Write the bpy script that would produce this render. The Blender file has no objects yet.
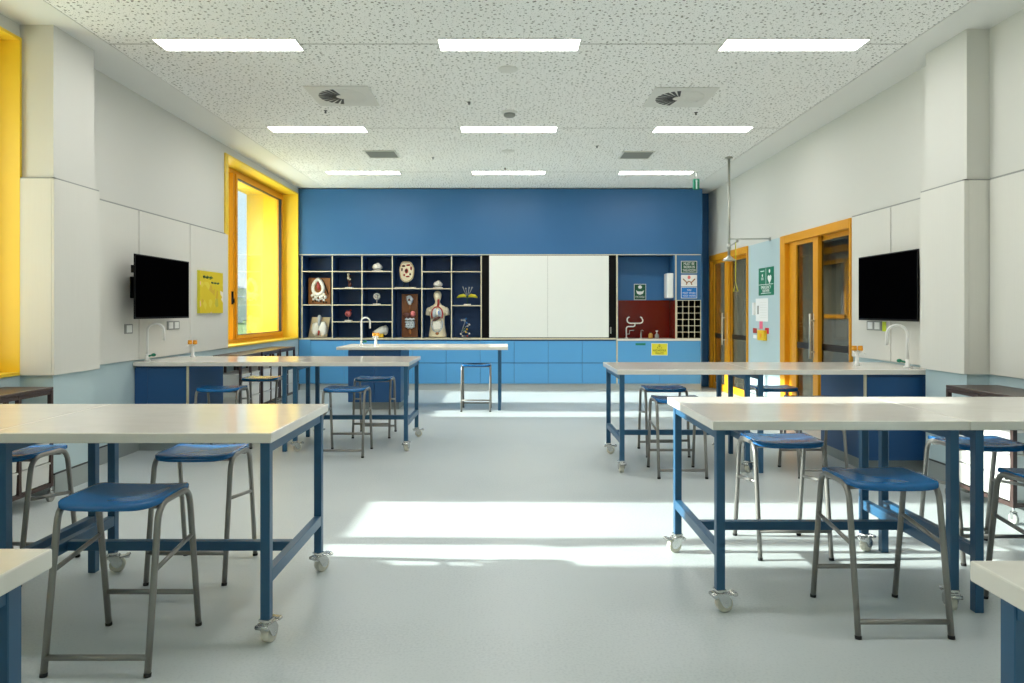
import bpy, bmesh, math, random
from mathutils import Vector, Matrix, noise
random.seed(7)
S = bpy.context.scene
COL = S.collection
PI = math.pi
F, CX, HY, HC = 690.0, 508.0, 311.0, 1.33          # focal length in px, vanishing point, eye height
WX, CEIL = 3.53, 3.40                               # half width and height of the room
JY, BY = 11.60, 12.14                               # front of the joinery, back wall
DAT, PB = 2.284, 0.867                              # paint / panel datum, bottom of panels
def jx(px): return (px - CX) * JY / F
def jz(py): return HC - (py - HY) * JY / F
def px2x(px, Y): return (px - CX) * Y / F

# ------------------------------------------------------------------ materials
def srgb(c):
    return tuple(((v/255)/12.92 if v/255 <= .04045 else ((v/255+.055)/1.055)**2.4) for v in c) + (1,)
MATS = {}
def mat(name, rgb, rough=.5, metal=0, spec=.5, var=.0, vscale=(4,4,4), bump=0, bscale=60, emit=0, coat=0, trans=0):
    m = bpy.data.materials.new(name); m.use_nodes = True
    nt = m.node_tree; b = nt.nodes['Principled BSDF']
    col = srgb(rgb)
    b.inputs['Base Color'].default_value = col
    b.inputs['Roughness'].default_value = rough
    b.inputs['Metallic'].default_value = metal
    b.inputs['Specular IOR Level'].default_value = spec
    if coat: b.inputs['Coat Weight'].default_value = coat; b.inputs['Coat Roughness'].default_value = .08
    if trans: b.inputs['Transmission Weight'].default_value = trans
    if emit:
        b.inputs['Emission Color'].default_value = col; b.inputs['Emission Strength'].default_value = emit
    tc = nt.nodes.new('ShaderNodeTexCoord')
    if var:
        mp = nt.nodes.new('ShaderNodeMapping'); mp.inputs['Scale'].default_value = vscale
        nz = nt.nodes.new('ShaderNodeTexNoise'); nz.inputs['Scale'].default_value = 1; nz.inputs['Detail'].default_value = 5
        mx = nt.nodes.new('ShaderNodeMix'); mx.data_type = 'RGBA'
        mx.inputs[6].default_value = tuple(max(0, v*(1-var)) for v in col[:3]) + (1,)
        mx.inputs[7].default_value = tuple(min(1, v*(1+var)) for v in col[:3]) + (1,)
        nt.links.new(tc.outputs['Object'], mp.inputs[0]); nt.links.new(mp.outputs[0], nz.inputs['Vector'])
        nt.links.new(nz.outputs['Fac'], mx.inputs[0]); nt.links.new(mx.outputs[2], b.inputs['Base Color'])
    if bump:
        n2 = nt.nodes.new('ShaderNodeTexNoise'); n2.inputs['Scale'].default_value = bscale; n2.inputs['Detail'].default_value = 3
        bp = nt.nodes.new('ShaderNodeBump'); bp.inputs['Strength'].default_value = bump; bp.inputs['Distance'].default_value = .01
        nt.links.new(tc.outputs['Object'], n2.inputs['Vector']); nt.links.new(n2.outputs['Fac'], bp.inputs['Height'])
        nt.links.new(bp.outputs[0], b.inputs['Normal'])
    MATS[name] = m
    return m
def glassmat(name, tint, gloss=1.0):
    m = bpy.data.materials.new(name); m.use_nodes = True; nt = m.node_tree
    nt.nodes.remove(nt.nodes['Principled BSDF'])
    out = nt.nodes['Material Output']
    tr = nt.nodes.new('ShaderNodeBsdfTransparent'); tr.inputs[0].default_value = srgb(tint)
    gl = nt.nodes.new('ShaderNodeBsdfGlossy'); gl.inputs['Roughness'].default_value = .02
    fr = nt.nodes.new('ShaderNodeFresnel'); fr.inputs[0].default_value = 1.45
    ml = nt.nodes.new('ShaderNodeMath'); ml.operation = 'MULTIPLY'; ml.inputs[1].default_value = gloss
    mx = nt.nodes.new('ShaderNodeMixShader')
    nt.links.new(fr.outputs[0], ml.inputs[0]); nt.links.new(ml.outputs[0], mx.inputs[0])
    nt.links.new(tr.outputs[0], mx.inputs[1]); nt.links.new(gl.outputs[0], mx.inputs[2])
    nt.links.new(mx.outputs[0], out.inputs[0]); return m

M = {}
M['white'] = mat('white_paint', (212,211,203), .6, var=.015)
M['panel'] = mat('pinboard_white', (217,215,206), .75, var=.03, vscale=(120,120,3), bump=.05, bscale=200)
M['trimwhite'] = mat('white_plasterboard', (232,232,228), .6, var=.01)
M['yellow'] = mat('yellow_liner_lit', (242,204,52), .42, var=.03, vscale=(2,2,2))  # frame colour lightened: daylight on the reveals put into the yellow
M['orange'] = mat('orange_frame', (222,154,20), .4, var=.03)
M['gasket'] = mat('black_gasket', (30,26,20), .6)
M['bluewall'] = mat('blue_laminate', (45,102,151), .45, var=.03, vscale=(3,3,3))
M['bluecab_lit'] = mat('blue_cabinet_lit', (86,158,212), .42, var=.025, vscale=(3,3,3))  # paler than the other blue joinery: sun bounce put into the colour
M['navy'] = mat('navy_cabinet', (32,80,130), .4, var=.03)
M['shelfblue'] = mat('shelf_navy', (36,74,122), .5, var=.04)
M['frame'] = mat('blue_steel', (38,86,120), .38, var=.03, vscale=(8,8,8))
M['seat'] = mat('blue_plastic', (10,98,158), .22, var=.01)
M['tube'] = mat('grey_steel_tube', (140,138,133), .34, metal=.5, var=.04)
M['chrome'] = mat('chrome', (205,206,204), .2, metal=.9)
M['rubber'] = mat('black_rubber', (22,22,22), .7)
M['wheel'] = mat('wheel_nylon', (224,220,204), .4, trans=.15)
M['edge'] = mat('birch_edge', (206,198,172), .55, var=.06, vscale=(30,30,30))
M['black'] = mat('black_plastic', (7,6,6), .5, spec=.15)
M['screen'] = mat('dark_screen', (3,3,4), .5, spec=0)
M['wboard'] = mat('whiteboard_enamel', (236,238,232), .22, var=.01)
M['maroon'] = mat('maroon_splashback', (104,22,12), .14, var=.2, vscale=(9,9,.6))
M['brown'] = mat('brown_steel', (66,50,46), .45, var=.05)
M['brownTop'] = mat('dark_laminate', (72,58,52), .35, var=.08)
M['tray'] = mat('tray_plastic', (208,208,202), .45)
M['whiteplastic'] = mat('white_plastic', (238,238,234), .35)
M['grey'] = mat('vent_grey', (222,222,216), .5)
M['darkgrey'] = mat('vent_dark', (150,152,146), .6)
M['green'] = mat('safety_green', (12,122,92), .45)
M['dgreen'] = mat('dark_green', (10,84,58), .45)
M['paper'] = mat('white_paper', (238,238,236), .8)
M['signblue'] = mat('sign_blue', (16,122,206), .45)
M['signyellow'] = mat('sign_yellow', (226,216,52), .5)
M['ink'] = mat('black_ink', (24,22,8), .7)
M['red'] = mat('red_note', (206,40,54), .7)
M['pink'] = mat('pink_note', (236,110,140), .7)
M['ynote'] = mat('yellow_note', (238,196,40), .7)
M['lime'] = mat('lime_tag', (206,224,40), .6)
M['knob'] = mat('orange_knob', (240,166,40), .4)
M['steel'] = mat('stainless', (190,190,182), .3, metal=.8)
M['cream'] = mat('model_cream', (240,228,196), .5, var=.06, vscale=(20,20,20))
M['bone'] = mat('model_white', (236,232,220), .5, var=.05, vscale=(30,30,30))
M['organ'] = mat('model_red', (170,58,48), .4, var=.15, vscale=(30,30,30))
M['organpink'] = mat('model_pink', (222,120,118), .4, var=.1, vscale=(30,30,30))
M['liver'] = mat('model_brown', (88,46,34), .4)
M['organgrey'] = mat('model_grey', (188,196,202), .45, var=.15, vscale=(40,40,40))
M['wood'] = mat('model_board', (150,94,44), .5, var=.12, vscale=(6,6,30))
M['darkwood'] = mat('brown_board', (112,66,34), .5, var=.12, vscale=(6,6,30))
M['tan'] = mat('amber_bottle', (190,146,70), .25)
M['skirt'] = mat('coved_vinyl', (150,158,156), .45)
M['skirtline'] = mat('skirting_cap', (52,54,54), .5)
M['corrwall'] = mat('corridor_paint', (196,200,192), .6)
M['corrgrey'] = mat('corridor_grey', (120,126,132), .6)
M['film'] = mat('glass_band', (24,20,18), .5)
M['sprink'] = mat('sprinkler_dark', (40,40,40), .5)
M['frosted'] = mat('frosted_pane', (206,214,196), .5)
M['pane'] = glassmat('clear_glass', (244,250,248), .3)
M['doorpane'] = glassmat('tinted_door_glass', (150,150,142), .2)
M['hill'] = mat('hill_green', (96,122,84), .9, var=.3, vscale=(.02,.02,.02))
M['grassland'] = mat('field_grass', (140,160,96), .9, var=.25, vscale=(.05,.05,.05))
M['render'] = mat('white_render', (232,232,228), .8)
M['roof'] = mat('pale_roof', (196,200,204), .6)
M['lamp'] = mat('lamp_diffuser', (255,253,251), .5, emit=1)

def slab_material():
    m = mat('stone_slab', (216,210,196), .15, spec=.5); nt = m.node_tree; b = nt.nodes['Principled BSDF']
    tc = nt.nodes.new('ShaderNodeTexCoord'); mp = nt.nodes.new('ShaderNodeMapping'); mp.inputs['Scale'].default_value = (1.2, 2.6, 1)
    n1 = nt.nodes.new('ShaderNodeTexNoise'); n1.inputs['Scale'].default_value = 2.2; n1.inputs['Detail'].default_value = 8; n1.inputs['Distortion'].default_value = 1.2
    cr = nt.nodes.new('ShaderNodeValToRGB')
    cr.color_ramp.elements[0].position = .3; cr.color_ramp.elements[0].color = srgb((223,219,209))
    cr.color_ramp.elements[1].position = .62; cr.color_ramp.elements[1].color = srgb((229,225,216))
    nt.links.new(tc.outputs['Object'], mp.inputs[0]); nt.links.new(mp.outputs[0], n1.inputs['Vector'])
    nt.links.new(n1.outputs['Fac'], cr.inputs[0]); nt.links.new(cr.outputs[0], b.inputs['Base Color'])
    return m
M['slab'] = slab_material()

def floor_material():
    m = mat('vinyl_floor', (166,180,182), .3, spec=.4); nt = m.node_tree; b = nt.nodes['Principled BSDF']
    tc = nt.nodes.new('ShaderNodeTexCoord')
    n1 = nt.nodes.new('ShaderNodeTexNoise'); n1.inputs['Scale'].default_value = 90; n1.inputs['Detail'].default_value = 4
    n2 = nt.nodes.new('ShaderNodeTexNoise'); n2.inputs['Scale'].default_value = .8; n2.inputs['Detail'].default_value = 4
    ad = nt.nodes.new('ShaderNodeMath'); ad.operation = 'ADD'
    cr = nt.nodes.new('ShaderNodeValToRGB')
    cr.color_ramp.elements[0].position = .7; cr.color_ramp.elements[0].color = srgb((178,186,187))
    cr.color_ramp.elements[1].position = 1.3/1.0 if False else 1.0; cr.color_ramp.elements[1].color = srgb((192,199,199))
    nt.links.new(tc.outputs['Object'], n1.inputs['Vector']); nt.links.new(tc.outputs['Object'], n2.inputs['Vector'])
    nt.links.new(n1.outputs['Fac'], ad.inputs[0]); nt.links.new(n2.outputs['Fac'], ad.inputs[1])
    nt.links.new(ad.outputs[0], cr.inputs[0]); nt.links.new(cr.outputs[0], b.inputs['Base Color'])
    rr = nt.nodes.new('ShaderNodeMapRange'); rr.inputs['To Min'].default_value = .26; rr.inputs['To Max'].default_value = .4
    nt.links.new(n2.outputs['Fac'], rr.inputs['Value']); nt.links.new(rr.outputs[0], b.inputs['Roughness'])
    return m
M['floor'] = floor_material()

def ceiling_material():
    m = mat('perforated_plasterboard', (222,221,212), .75); nt = m.node_tree; b = nt.nodes['Principled BSDF']
    L = nt.links.new
    tc = nt.nodes.new('ShaderNodeTexCoord'); mp = nt.nodes.new('ShaderNodeMapping'); mp.inputs['Scale'].default_value = (22, 26, 1)
    L(tc.outputs['Object'], mp.inputs[0])
    def holes(scale, thr):
        v = nt.nodes.new('ShaderNodeTexVoronoi'); v.voronoi_dimensions = '2D'; v.inputs['Scale'].default_value = scale; v.inputs['Randomness'].default_value = 1
        L(mp.outputs[0], v.inputs['Vector'])
        sp = nt.nodes.new('ShaderNodeSeparateColor'); L(v.outputs['Color'], sp.inputs[0])
        k = nt.nodes.new('ShaderNodeMath'); k.operation = 'MULTIPLY_ADD'; k.inputs[1].default_value = thr; k.inputs[2].default_value = .04
        L(sp.outputs[0], k.inputs[0])
        c = nt.nodes.new('ShaderNodeMath'); c.operation = 'LESS_THAN'
        L(v.outputs['Distance'], c.inputs[0]); L(k.outputs[0], c.inputs[1]); return c
    a, c = holes(1.0, .19), holes(1.9, .09)
    mx = nt.nodes.new('ShaderNodeMath'); mx.operation = 'MAXIMUM'; L(a.outputs[0], mx.inputs[0]); L(c.outputs[0], mx.inputs[1])
    # board joints running across the room
    sx = nt.nodes.new('ShaderNodeSeparateXYZ'); L(tc.outputs['Object'], sx.inputs[0])
    w = nt.nodes.new('ShaderNodeMath'); w.operation = 'PINGPONG'; w.inputs[1].default_value = 1.23
    s = nt.nodes.new('ShaderNodeMath'); s.operation = 'SUBTRACT'; s.inputs[1].default_value = 5.35
    L(sx.outputs[1], s.inputs[0]); L(s.outputs[0], w.inputs[0])
    l = nt.nodes.new('ShaderNodeMath'); l.operation = 'LESS_THAN'; l.inputs[1].default_value = .006; L(w.outputs[0], l.inputs[0])
    m2 = nt.nodes.new('ShaderNodeMath'); m2.operation = 'MAXIMUM'; L(mx.outputs[0], m2.inputs[0]); L(l.outputs[0], m2.inputs[1])
    cm = nt.nodes.new('ShaderNodeMix'); cm.data_type = 'RGBA'
    cm.inputs[6].default_value = srgb((246,246,243)); cm.inputs[7].default_value = srgb((128,127,118))
    L(m2.outputs[0], cm.inputs[0]); L(cm.outputs[2], b.inputs['Base Color'])
    return m
M['ceiling'] = ceiling_material()

def wall_material(split=DAT):
    m = mat('two_tone_paint', (222,222,216), .6); nt = m.node_tree; b = nt.nodes['Principled BSDF']; L = nt.links.new
    g = nt.nodes.new('ShaderNodeNewGeometry'); sx = nt.nodes.new('ShaderNodeSeparateXYZ'); L(g.outputs['Position'], sx.inputs[0])
    gt = nt.nodes.new('ShaderNodeMath'); gt.operation = 'GREATER_THAN'; gt.inputs[1].default_value = split; L(sx.outputs[2], gt.inputs[0])
    mx = nt.nodes.new('ShaderNodeMix'); mx.data_type = 'RGBA'
    mx.inputs[6].default_value = srgb((182,202,206)); mx.inputs[7].default_value = srgb((211,210,202))
    L(gt.outputs[0], mx.inputs[0]); L(mx.outputs[2], b.inputs['Base Color']); return m
M['wall'] = wall_material()

def poster_material():
    m = mat('poster_print', (222,196,30), .7); nt = m.node_tree; b = nt.nodes['Principled BSDF']; L = nt.links.new
    tc = nt.nodes.new('ShaderNodeTexCoord')
    v = nt.nodes.new('ShaderNodeTexVoronoi'); v.inputs['Scale'].default_value = 13; L(tc.outputs['Object'], v.inputs['Vector'])
    sp = nt.nodes.new('ShaderNodeSeparateColor'); L(v.outputs['Color'], sp.inputs[0])
    cr = nt.nodes.new('ShaderNodeValToRGB'); cr.color_ramp.interpolation = 'CONSTANT'
    e = cr.color_ramp.elements; e[0].position = 0; e[0].color = srgb((222,196,24)); e[1].position = .55; e[1].color = srgb((228,208,60))
    for p, c in ((.68,(238,190,165)),(.8,(214,176,40)),(.88,(242,230,208)),(.95,(198,186,60))):
        q = e.new(p); q.color = srgb(c)
    sz = nt.nodes.new('ShaderNodeSeparateXYZ'); L(tc.outputs['Object'], sz.inputs[0])
    lt = nt.nodes.new('ShaderNodeMath'); lt.operation = 'LESS_THAN'; lt.inputs[1].default_value = .36; L(sz.outputs[2], lt.inputs[0])
    ml = nt.nodes.new('ShaderNodeMath'); ml.operation = 'MULTIPLY'; L(sp.outputs[0], ml.inputs[0]); L(lt.outputs[0], ml.inputs[1])
    L(ml.outputs[0], cr.inputs[0]); L(cr.outputs[0], b.inputs['Base Color']); return m
M['poster'] = poster_material()

# ------------------------------------------------------------------ mesh helpers
class MB:
    def __init__(self): self.bm = bmesh.new()
    def box(self, x0, x1, y0, y1, z0, z1, bev=0, seg=2):
        t = bmesh.new()
        vs = [t.verts.new((x, y, z)) for x in (x0, x1) for y in (y0, y1) for z in (z0, z1)]
        for f in ((0,1,3,2),(4,6,7,5),(0,4,5,1),(2,3,7,6),(0,2,6,4),(1,5,7,3)): t.faces.new([vs[i] for i in f])
        bmesh.ops.recalc_face_normals(t, faces=t.faces)
        if bev:
            bmesh.ops.bevel(t, geom=list(t.edges), offset=bev, segments=seg, affect='EDGES', profile=.5)
        self._merge(t); return self
    def _merge(self, t, mtx=None):
        if mtx is not None: bmesh.ops.transform(t, matrix=mtx, verts=t.verts)
        me = bpy.data.meshes.new('tmp'); t.to_mesh(me); t.free(); self.bm.from_mesh(me); bpy.data.meshes.remove(me)
    def add(self, other, mtx=None):
        self._merge(other.bm, mtx); return self
    def tube(self, pts, r, seg=10, cap=True, closed=False):
        pts = [Vector(p) for p in pts]; n = len(pts); rings = []
        rs = r if isinstance(r, (list, tuple)) else [r]*n
        up = None
        for i, p in enumerate(pts):
            if closed: d = (pts[(i+1) % n] - pts[i-1])
            else: d = (pts[min(i+1, n-1)] - pts[max(i-1, 0)])
            d.normalize()
            if up is None:
                a = Vector((0,0,1)) if abs(d.z) < .9 else Vector((1,0,0)); up = (a - d*a.dot(d)).normalized()
            else:
                up = (up - d*up.dot(d)); up.normalize()
            s = d.cross(up)
            rings.append([self.bm.verts.new(p + (up*math.cos(2*PI*k/seg) + s*math.sin(2*PI*k/seg))*rs[i]) for k in range(seg)])
        for i in range(n if closed else n-1):
            a, b = rings[i], rings[(i+1) % n]
            for k in range(seg):
                f = self.bm.faces.new((a[k], a[(k+1)%seg], b[(k+1)%seg], b[k])); f.smooth = True
        if cap and not closed:
            self.bm.faces.new(rings[0][::-1]); self.bm.faces.new(rings[-1])
        return self
    def cyl(self, c, r, h, seg=20, axis='z', r2=None):
        c = Vector(c); ax = {'x':Vector((1,0,0)),'y':Vector((0,1,0)),'z':Vector((0,0,1))}[axis]
        return self.tube([c - ax*h/2, c + ax*h/2], [r, r if r2 is None else r2], seg)
    def loft(self, rings, seg=20):
        """rings: (cx, cy, z, rx, ry)"""
        R = []
        for cx, cy, z, rx, ry in rings:
            R.append([self.bm.verts.new((cx + rx*math.cos(2*PI*k/seg), cy + ry*math.sin(2*PI*k/seg), z)) for k in range(seg)])
        for a, b in zip(R, R[1:]):
            for k in range(seg):
                f = self.bm.faces.new((a[k], a[(k+1)%seg], b[(k+1)%seg], b[k])); f.smooth = True
        self.bm.faces.new(R[0][::-1]); self.bm.faces.new(R[-1]); return self
    def lathe(self, prof, c=(0,0,0), seg=24):
        return self.loft([(c[0], c[1], c[2]+z, max(r, 1e-4), max(r, 1e-4)) for r, z in prof], seg)
    def ball(self, c, rx, ry=None, rz=None, u=16, v=10, lump=0, seed=0):
        ry = rx if ry is None else ry; rz = rx if rz is None else rz
        t = bmesh.new(); bmesh.ops.create_uvsphere(t, u_segments=u, v_segments=v, radius=1)
        for w in t.verts:
            k = 1 + lump*noise.noise(w.co*3 + Vector((seed, seed*2, 0))) if lump else 1
            w.co = Vector((w.co.x*rx*k + c[0], w.co.y*ry*k + c[1], w.co.z*rz*k + c[2]))
        for f in t.faces: f.smooth = True
        self._merge(t); return self
    def prism(self, poly, y0, y1):
        """polygon in x,z extruded along y"""
        a = [self.bm.verts.new((x, y0, z)) for x, z in poly]; b = [self.bm.verts.new((x, y1, z)) for x, z in poly]
        n = len(poly); self.bm.faces.new(a); self.bm.faces.new(b[::-1])
        for i in range(n): self.bm.faces.new((a[i], b[i], b[(i+1)%n], a[(i+1)%n]))
        bmesh.ops.recalc_face_normals(self.bm, faces=self.bm.faces); return self
    def build(self, name, m, parent=None, loc=None, rotz=None):
        bmesh.ops.recalc_face_normals(self.bm, faces=self.bm.faces)
        me = bpy.data.meshes.new(name); self.bm.to_mesh(me); self.bm.free()
        me.materials.append(m)
        o = bpy.data.objects.new(name, me); COL.objects.link(o)
        if parent is not None: o.parent = parent
        if loc: o.location = loc
        if rotz is not None: o.rotation_euler = (0, 0, rotz)
        return o
def rot(m, axis, ang, piv=(0,0,0)):
    p = Vector(piv); return Matrix.Translation(p) @ Matrix.Rotation(ang, 4, axis) @ Matrix.Translation(-p)
def tag(o, label=None, cat=None, group=None, kind=None):
    if label: o['label'] = label
    if cat: o['category'] = cat
    if group: o['group'] = group
    if kind: o['kind'] = kind
    return o
def thing(name, label, cat, loc=(0,0,0), rz=0, group=None):
    o = bpy.data.objects.new(name, None); o.empty_display_size = .1; COL.objects.link(o)
    o.location = loc; o.rotation_euler = (0, 0, rz); return tag(o, label, cat, group)
def struct(name, mb, m, parent=None, label=None, cat=None):
    o = mb.build(name, m, parent)
    if parent is None: o['kind'] = 'structure'
    return tag(o, label, cat)
CHILD = {}
def copy_tree(o, loc, rz, label, group=None):
    def cp(s, par):
        c = s.copy(); COL.objects.link(c)
        if par is not None: c.parent = par
        for ch in list(s.children): cp(ch, c)
        return c
    r = cp(o, None); r.location = loc; r.rotation_euler = (0, 0, rz); r['label'] = label
    if group: r['group'] = group
    return r
def text(s, name, m, parent, w, h, cx, cz, y):
    """lettering fitted in w x h, centred at (cx, cz), facing -y"""
    cu = bpy.data.curves.new(name, 'FONT'); cu.body = s; cu.align_x = 'LEFT'; cu.extrude = .004; cu.space_character = 1.05
    o = bpy.data.objects.new(name, cu); COL.objects.link(o)
    bpy.context.view_layer.update()
    me = bpy.data.meshes.new_from_object(o.evaluated_get(bpy.context.evaluated_depsgraph_get()))
    bpy.data.objects.remove(o)
    xs = [v.co.x for v in me.vertices]; ys = [v.co.y for v in me.vertices]
    x0, x1, y0, y1 = min(xs), max(xs), min(ys), max(ys)
    for v in me.vertices:
        v.co = Vector((cx + ((v.co.x-x0)/(x1-x0)-.5)*w, y - .0004 - v.co.z*.15, cz + ((v.co.y-y0)/(y1-y0)-.5)*h))
    me.materials.append(m)
    n = bpy.data.objects.new(name, me); COL.objects.link(n); n.parent = parent; return n

# ------------------------------------------------------------------ room shell
RY0 = -3.2
b = MB(); b.box(-WX-.0, WX+.0, RY0, BY, -.1, 0); struct('floor', b, M['floor'])
b = MB(); b.box(-3.09, 3.09, RY0, BY, CEIL, CEIL+.06); struct('ceiling', b, M['ceiling'])
for s, nm in ((-1, 'trim_1'), (1, 'trim_2')):
    b = MB(); b.box(min(s*3.098, s*(WX+.02)), max(s*3.098, s*(WX+.02)), RY0, BY, CEIL, CEIL+.06); struct(nm, b, M['trimwhite'])
b = MB(); b.box(-WX-.8, WX+.4, RY0, BY+.2, CEIL+.06, CEIL+.2); struct('ceiling_slab', b, M['trimwhite'])

WT = .46
def wall_with_holes(name, x0, x1, y0, y1, holes, m):
    """holes: (ya, yb, za, zb) sorted along y"""
    b = MB(); y = y0
    for ya, yb, za, zb in holes:
        b.box(x0, x1, y, ya, 0, CEIL+.06)
        if za > 0: b.box(x0, x1, ya, yb, 0, za)
        b.box(x0, x1, ya, yb, zb, CEIL+.06)
        y = yb
    b.box(x0, x1, y, y1, 0, CEIL+.06)
    return struct(name, b, m)
WIN = [(-2.7, .2), (3.58, 4.985), (8.58, 11.56)]
ZS, ZH = PB, 3.30
wall_with_holes('wall_left', -WX-WT, -WX, RY0, BY+.2, [(a, c, ZS, ZH) for a, c in WIN], M['wall'])
DOORS = [(7.06, 8.885), (10.13, 12.02)]
wall_with_holes('wall_right', WX, WX+.14, RY0, BY+.2, [(a, c, 0, DAT) for a, c in DOORS], M['wall'])
b = MB(); b.box(-WX, WX, BY, BY+.2, 0, CEIL+.06); struct('wall_back', b, M['bluewall'])
b = MB(); b.box(-WX-WT, WX+.14, RY0-.2, RY0, 0, CEIL+.06); struct('wall_front', b, M['white'])
# piers
b = MB(); b.box(-WX, -3.287, 4.99, 5.48, 0, CEIL); struct('pier_window_side', b, M['wall'])
b = MB(); b.box(3.365, WX, 5.06, 5.56, 0, CEIL); struct('pier_door_side', b, M['wall'])
# pinboard cladding, every sheet its own
def sheet(x0, x1, y0, y1):
    b = MB(); b.box(x0, x1, y0, y1, PB, DAT, .003, 1); struct('wall_panel', b, M['panel'])
G = .007
for a, c in ((5.52, 6.562), (6.562, 7.616), (7.616, 8.653)): sheet(-WX, -WX+.022, a+G, c-G)
for a, c in ((5.575, 6.324), (6.324, 7.05)): sheet(WX-.022, WX, a+G, c-G)
for a, c in ((3.99, 5.035), (2.94, 3.99), (1.89, 2.94), (.84, 1.89)): sheet(WX-.022, WX, a+G, c-G)
b = MB(); b.box(-WX+.001, -3.287, 4.965, 4.988, PB, DAT); b.box(-3.286, -3.265, 4.965, 5.52, PB, DAT, .002, 1); b.box(-WX+.022, -3.286, 5.49, 5.52, PB, DAT)
struct('wall_panel', b, M['panel'])
b = MB(); b.box(3.3642, WX-.001, 5.037, 5.058, PB, DAT); b.box(3.33, 3.364, 5.037, 5.575, PB, DAT, .002, 1); b.box(3.364, WX-.022, 5.562, 5.575, PB, DAT)
struct('wall_panel', b, M['panel'])
# skirting
def skirt(name, pieces):
    b = MB()
    for p in pieces: b.box(*p, 0, .145)
    o = struct(name, b, M['skirt'])
    c = MB()
    for x0, x1, y0, y1 in pieces: c.box(x0-.001, x1+.001, y0-.001, y1+.001, .145, .155)
    c.build('skirting_cap', M['skirtline'], o)
skirt('baseboard_left', [(-WX, -WX+.012, RY0, 4.97), (-3.287, -3.277, 4.978, 5.49), (-WX, -3.277, 4.968, 4.99), (-WX, -WX+.012, 5.49, JY)])
skirt('baseboard_right', [(WX-.012, WX, RY0, 5.05), (3.355, 3.365, 5.05, 5.565), (3.355, WX, 5.04, 5.06), (WX-.012, WX, 5.565, 7.05), (WX-.012, WX, 8.895, 10.12)])

# dark strips put joint shade into colour, grey strips the top-edge shadow line
for i, (x, ys, y0, y1) in enumerate(((-1, (6.562, 7.616), 5.52, 8.64), (1, (6.324, 5.58, 3.99, 2.94, 1.89), 5.56, 7.05))):
    b = MB()
    for y in ys: b.box(min(x*(WX-.0005), x*(WX-.012)), max(x*(WX-.0005), x*(WX-.012)), y-.0065, y+.0065, PB+.002, DAT-.002)
    struct('trim_%d' % (20+i), b, M['skirtline'])
    b = MB(); b.box(min(x*(WX-.0005), x*(WX-.016)), max(x*(WX-.0005), x*(WX-.016)), y0, y1, DAT+.001, DAT+.014)
    if x > 0: b.box(WX-.016, WX-.0005, .84, 5.03, DAT+.001, DAT+.014)
    if x < 0:
        b.box(-WX+.001, -3.268, 4.97, 4.9895, DAT+.001, DAT+.010); b.box(-3.2865, -3.268, 4.97, 5.515, DAT+.001, DAT+.010)
    else:
        b.box(3.333, WX-.001, 5.040, 5.0595, DAT+.001, DAT+.010); b.box(3.333, 3.3645, 5.040, 5.572, DAT+.001, DAT+.010)
    struct('trim_%d' % (22+i), b, M['darkgrey'])
# windows: liner in the lit yellow, frames in the shaded orange, glass
def window(n, y0, y1, mull, near=.022):
    root = MB(); t = .022; xo, xi = -4.37, -WX+.018
    root.box(xo, xi, y0, y0+near, ZS, ZH); root.box(xo, xi, y1-t, y1, ZS, ZH)
    root.box(xo, xi, y0+near, y1-t, ZS, ZS+t); root.box(xo, xi, y0+near, y1-t, ZH-t, ZH)
    o = struct('window_%d' % n, root, M['yellow'])
    a, c, z0, z1 = y0+near, y1-t, ZS+t, ZH-t
    fr = MB(); X0, X1 = -3.84, -3.765; w = .05
    fr.box(X0, X1, a, a+w, z0, z1, .003, 1); fr.box(X0, X1, c-w, c, z0, z1, .003, 1)
    fr.box(X0, X1, a+w, c-w, z0, z0+w, .003, 1); fr.box(X0, X1, a+w, c-w, z1-w, z1, .003, 1)
    fr.box(X0, X1, mull-.03, mull+.03, z0+w, z1-w, .003, 1)
    fo = fr.build('window_frame', M['orange'], o)
    sh = MB(); ya, yb, za, zb = mull+.03, c-w, z0+w, z1-w; s = .055
    sh.box(-3.83, -3.745, ya+.004, ya+s, za+.004, zb-.004, .003, 1); sh.box(-3.83, -3.745, yb-s, yb-.004, za+.004, zb-.004, .003, 1)
    sh.box(-3.83, -3.745, ya+s, yb-s, za+.004, za+s, .003, 1); sh.box(-3.83, -3.745, ya+s, yb-s, zb-s, zb-.004, .003, 1)
    so = sh.build('sash', M['orange'], o)
    k = MB(); e = .008
    for q in ((ya+s, ya+s+e, za+s, zb-s), (yb-s-e, yb-s, za+s, zb-s), (ya+s, yb-s, za+s, za+s+e), (ya+s, yb-s, zb-s-e, zb-s)):
        k.box(-3.80, -3.752, q[0], q[1], q[2], q[3])
    k.build('gasket', M['gasket'], so)
    h = MB(); h.box(-3.785, -3.755, mull-.045, mull-.031, 1.42, 1.60, .005); h.box(-3.765, -3.735, mull-.07, mull-.0455, 1.44, 1.50, .005)
    h.build('window_handle', M['black'], so)
    g = MB(); g.box(-3.805, -3.795, ya+s, yb-s, za+s, zb-s); g.build('pane', M['pane'], so)
    g = MB(); g.box(-3.815, -3.805, a+w, mull-.03, z0+w, z1-w); g.build('pane', M['pane'], fo)
    return o
window(1, 3.58, 4.985, 4.0)
window(2, 8.58, 11.56, 9.48, .095)
window(3, -2.7, .2, -1.6)  # unseen window behind the camera, added to let in fill light

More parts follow.
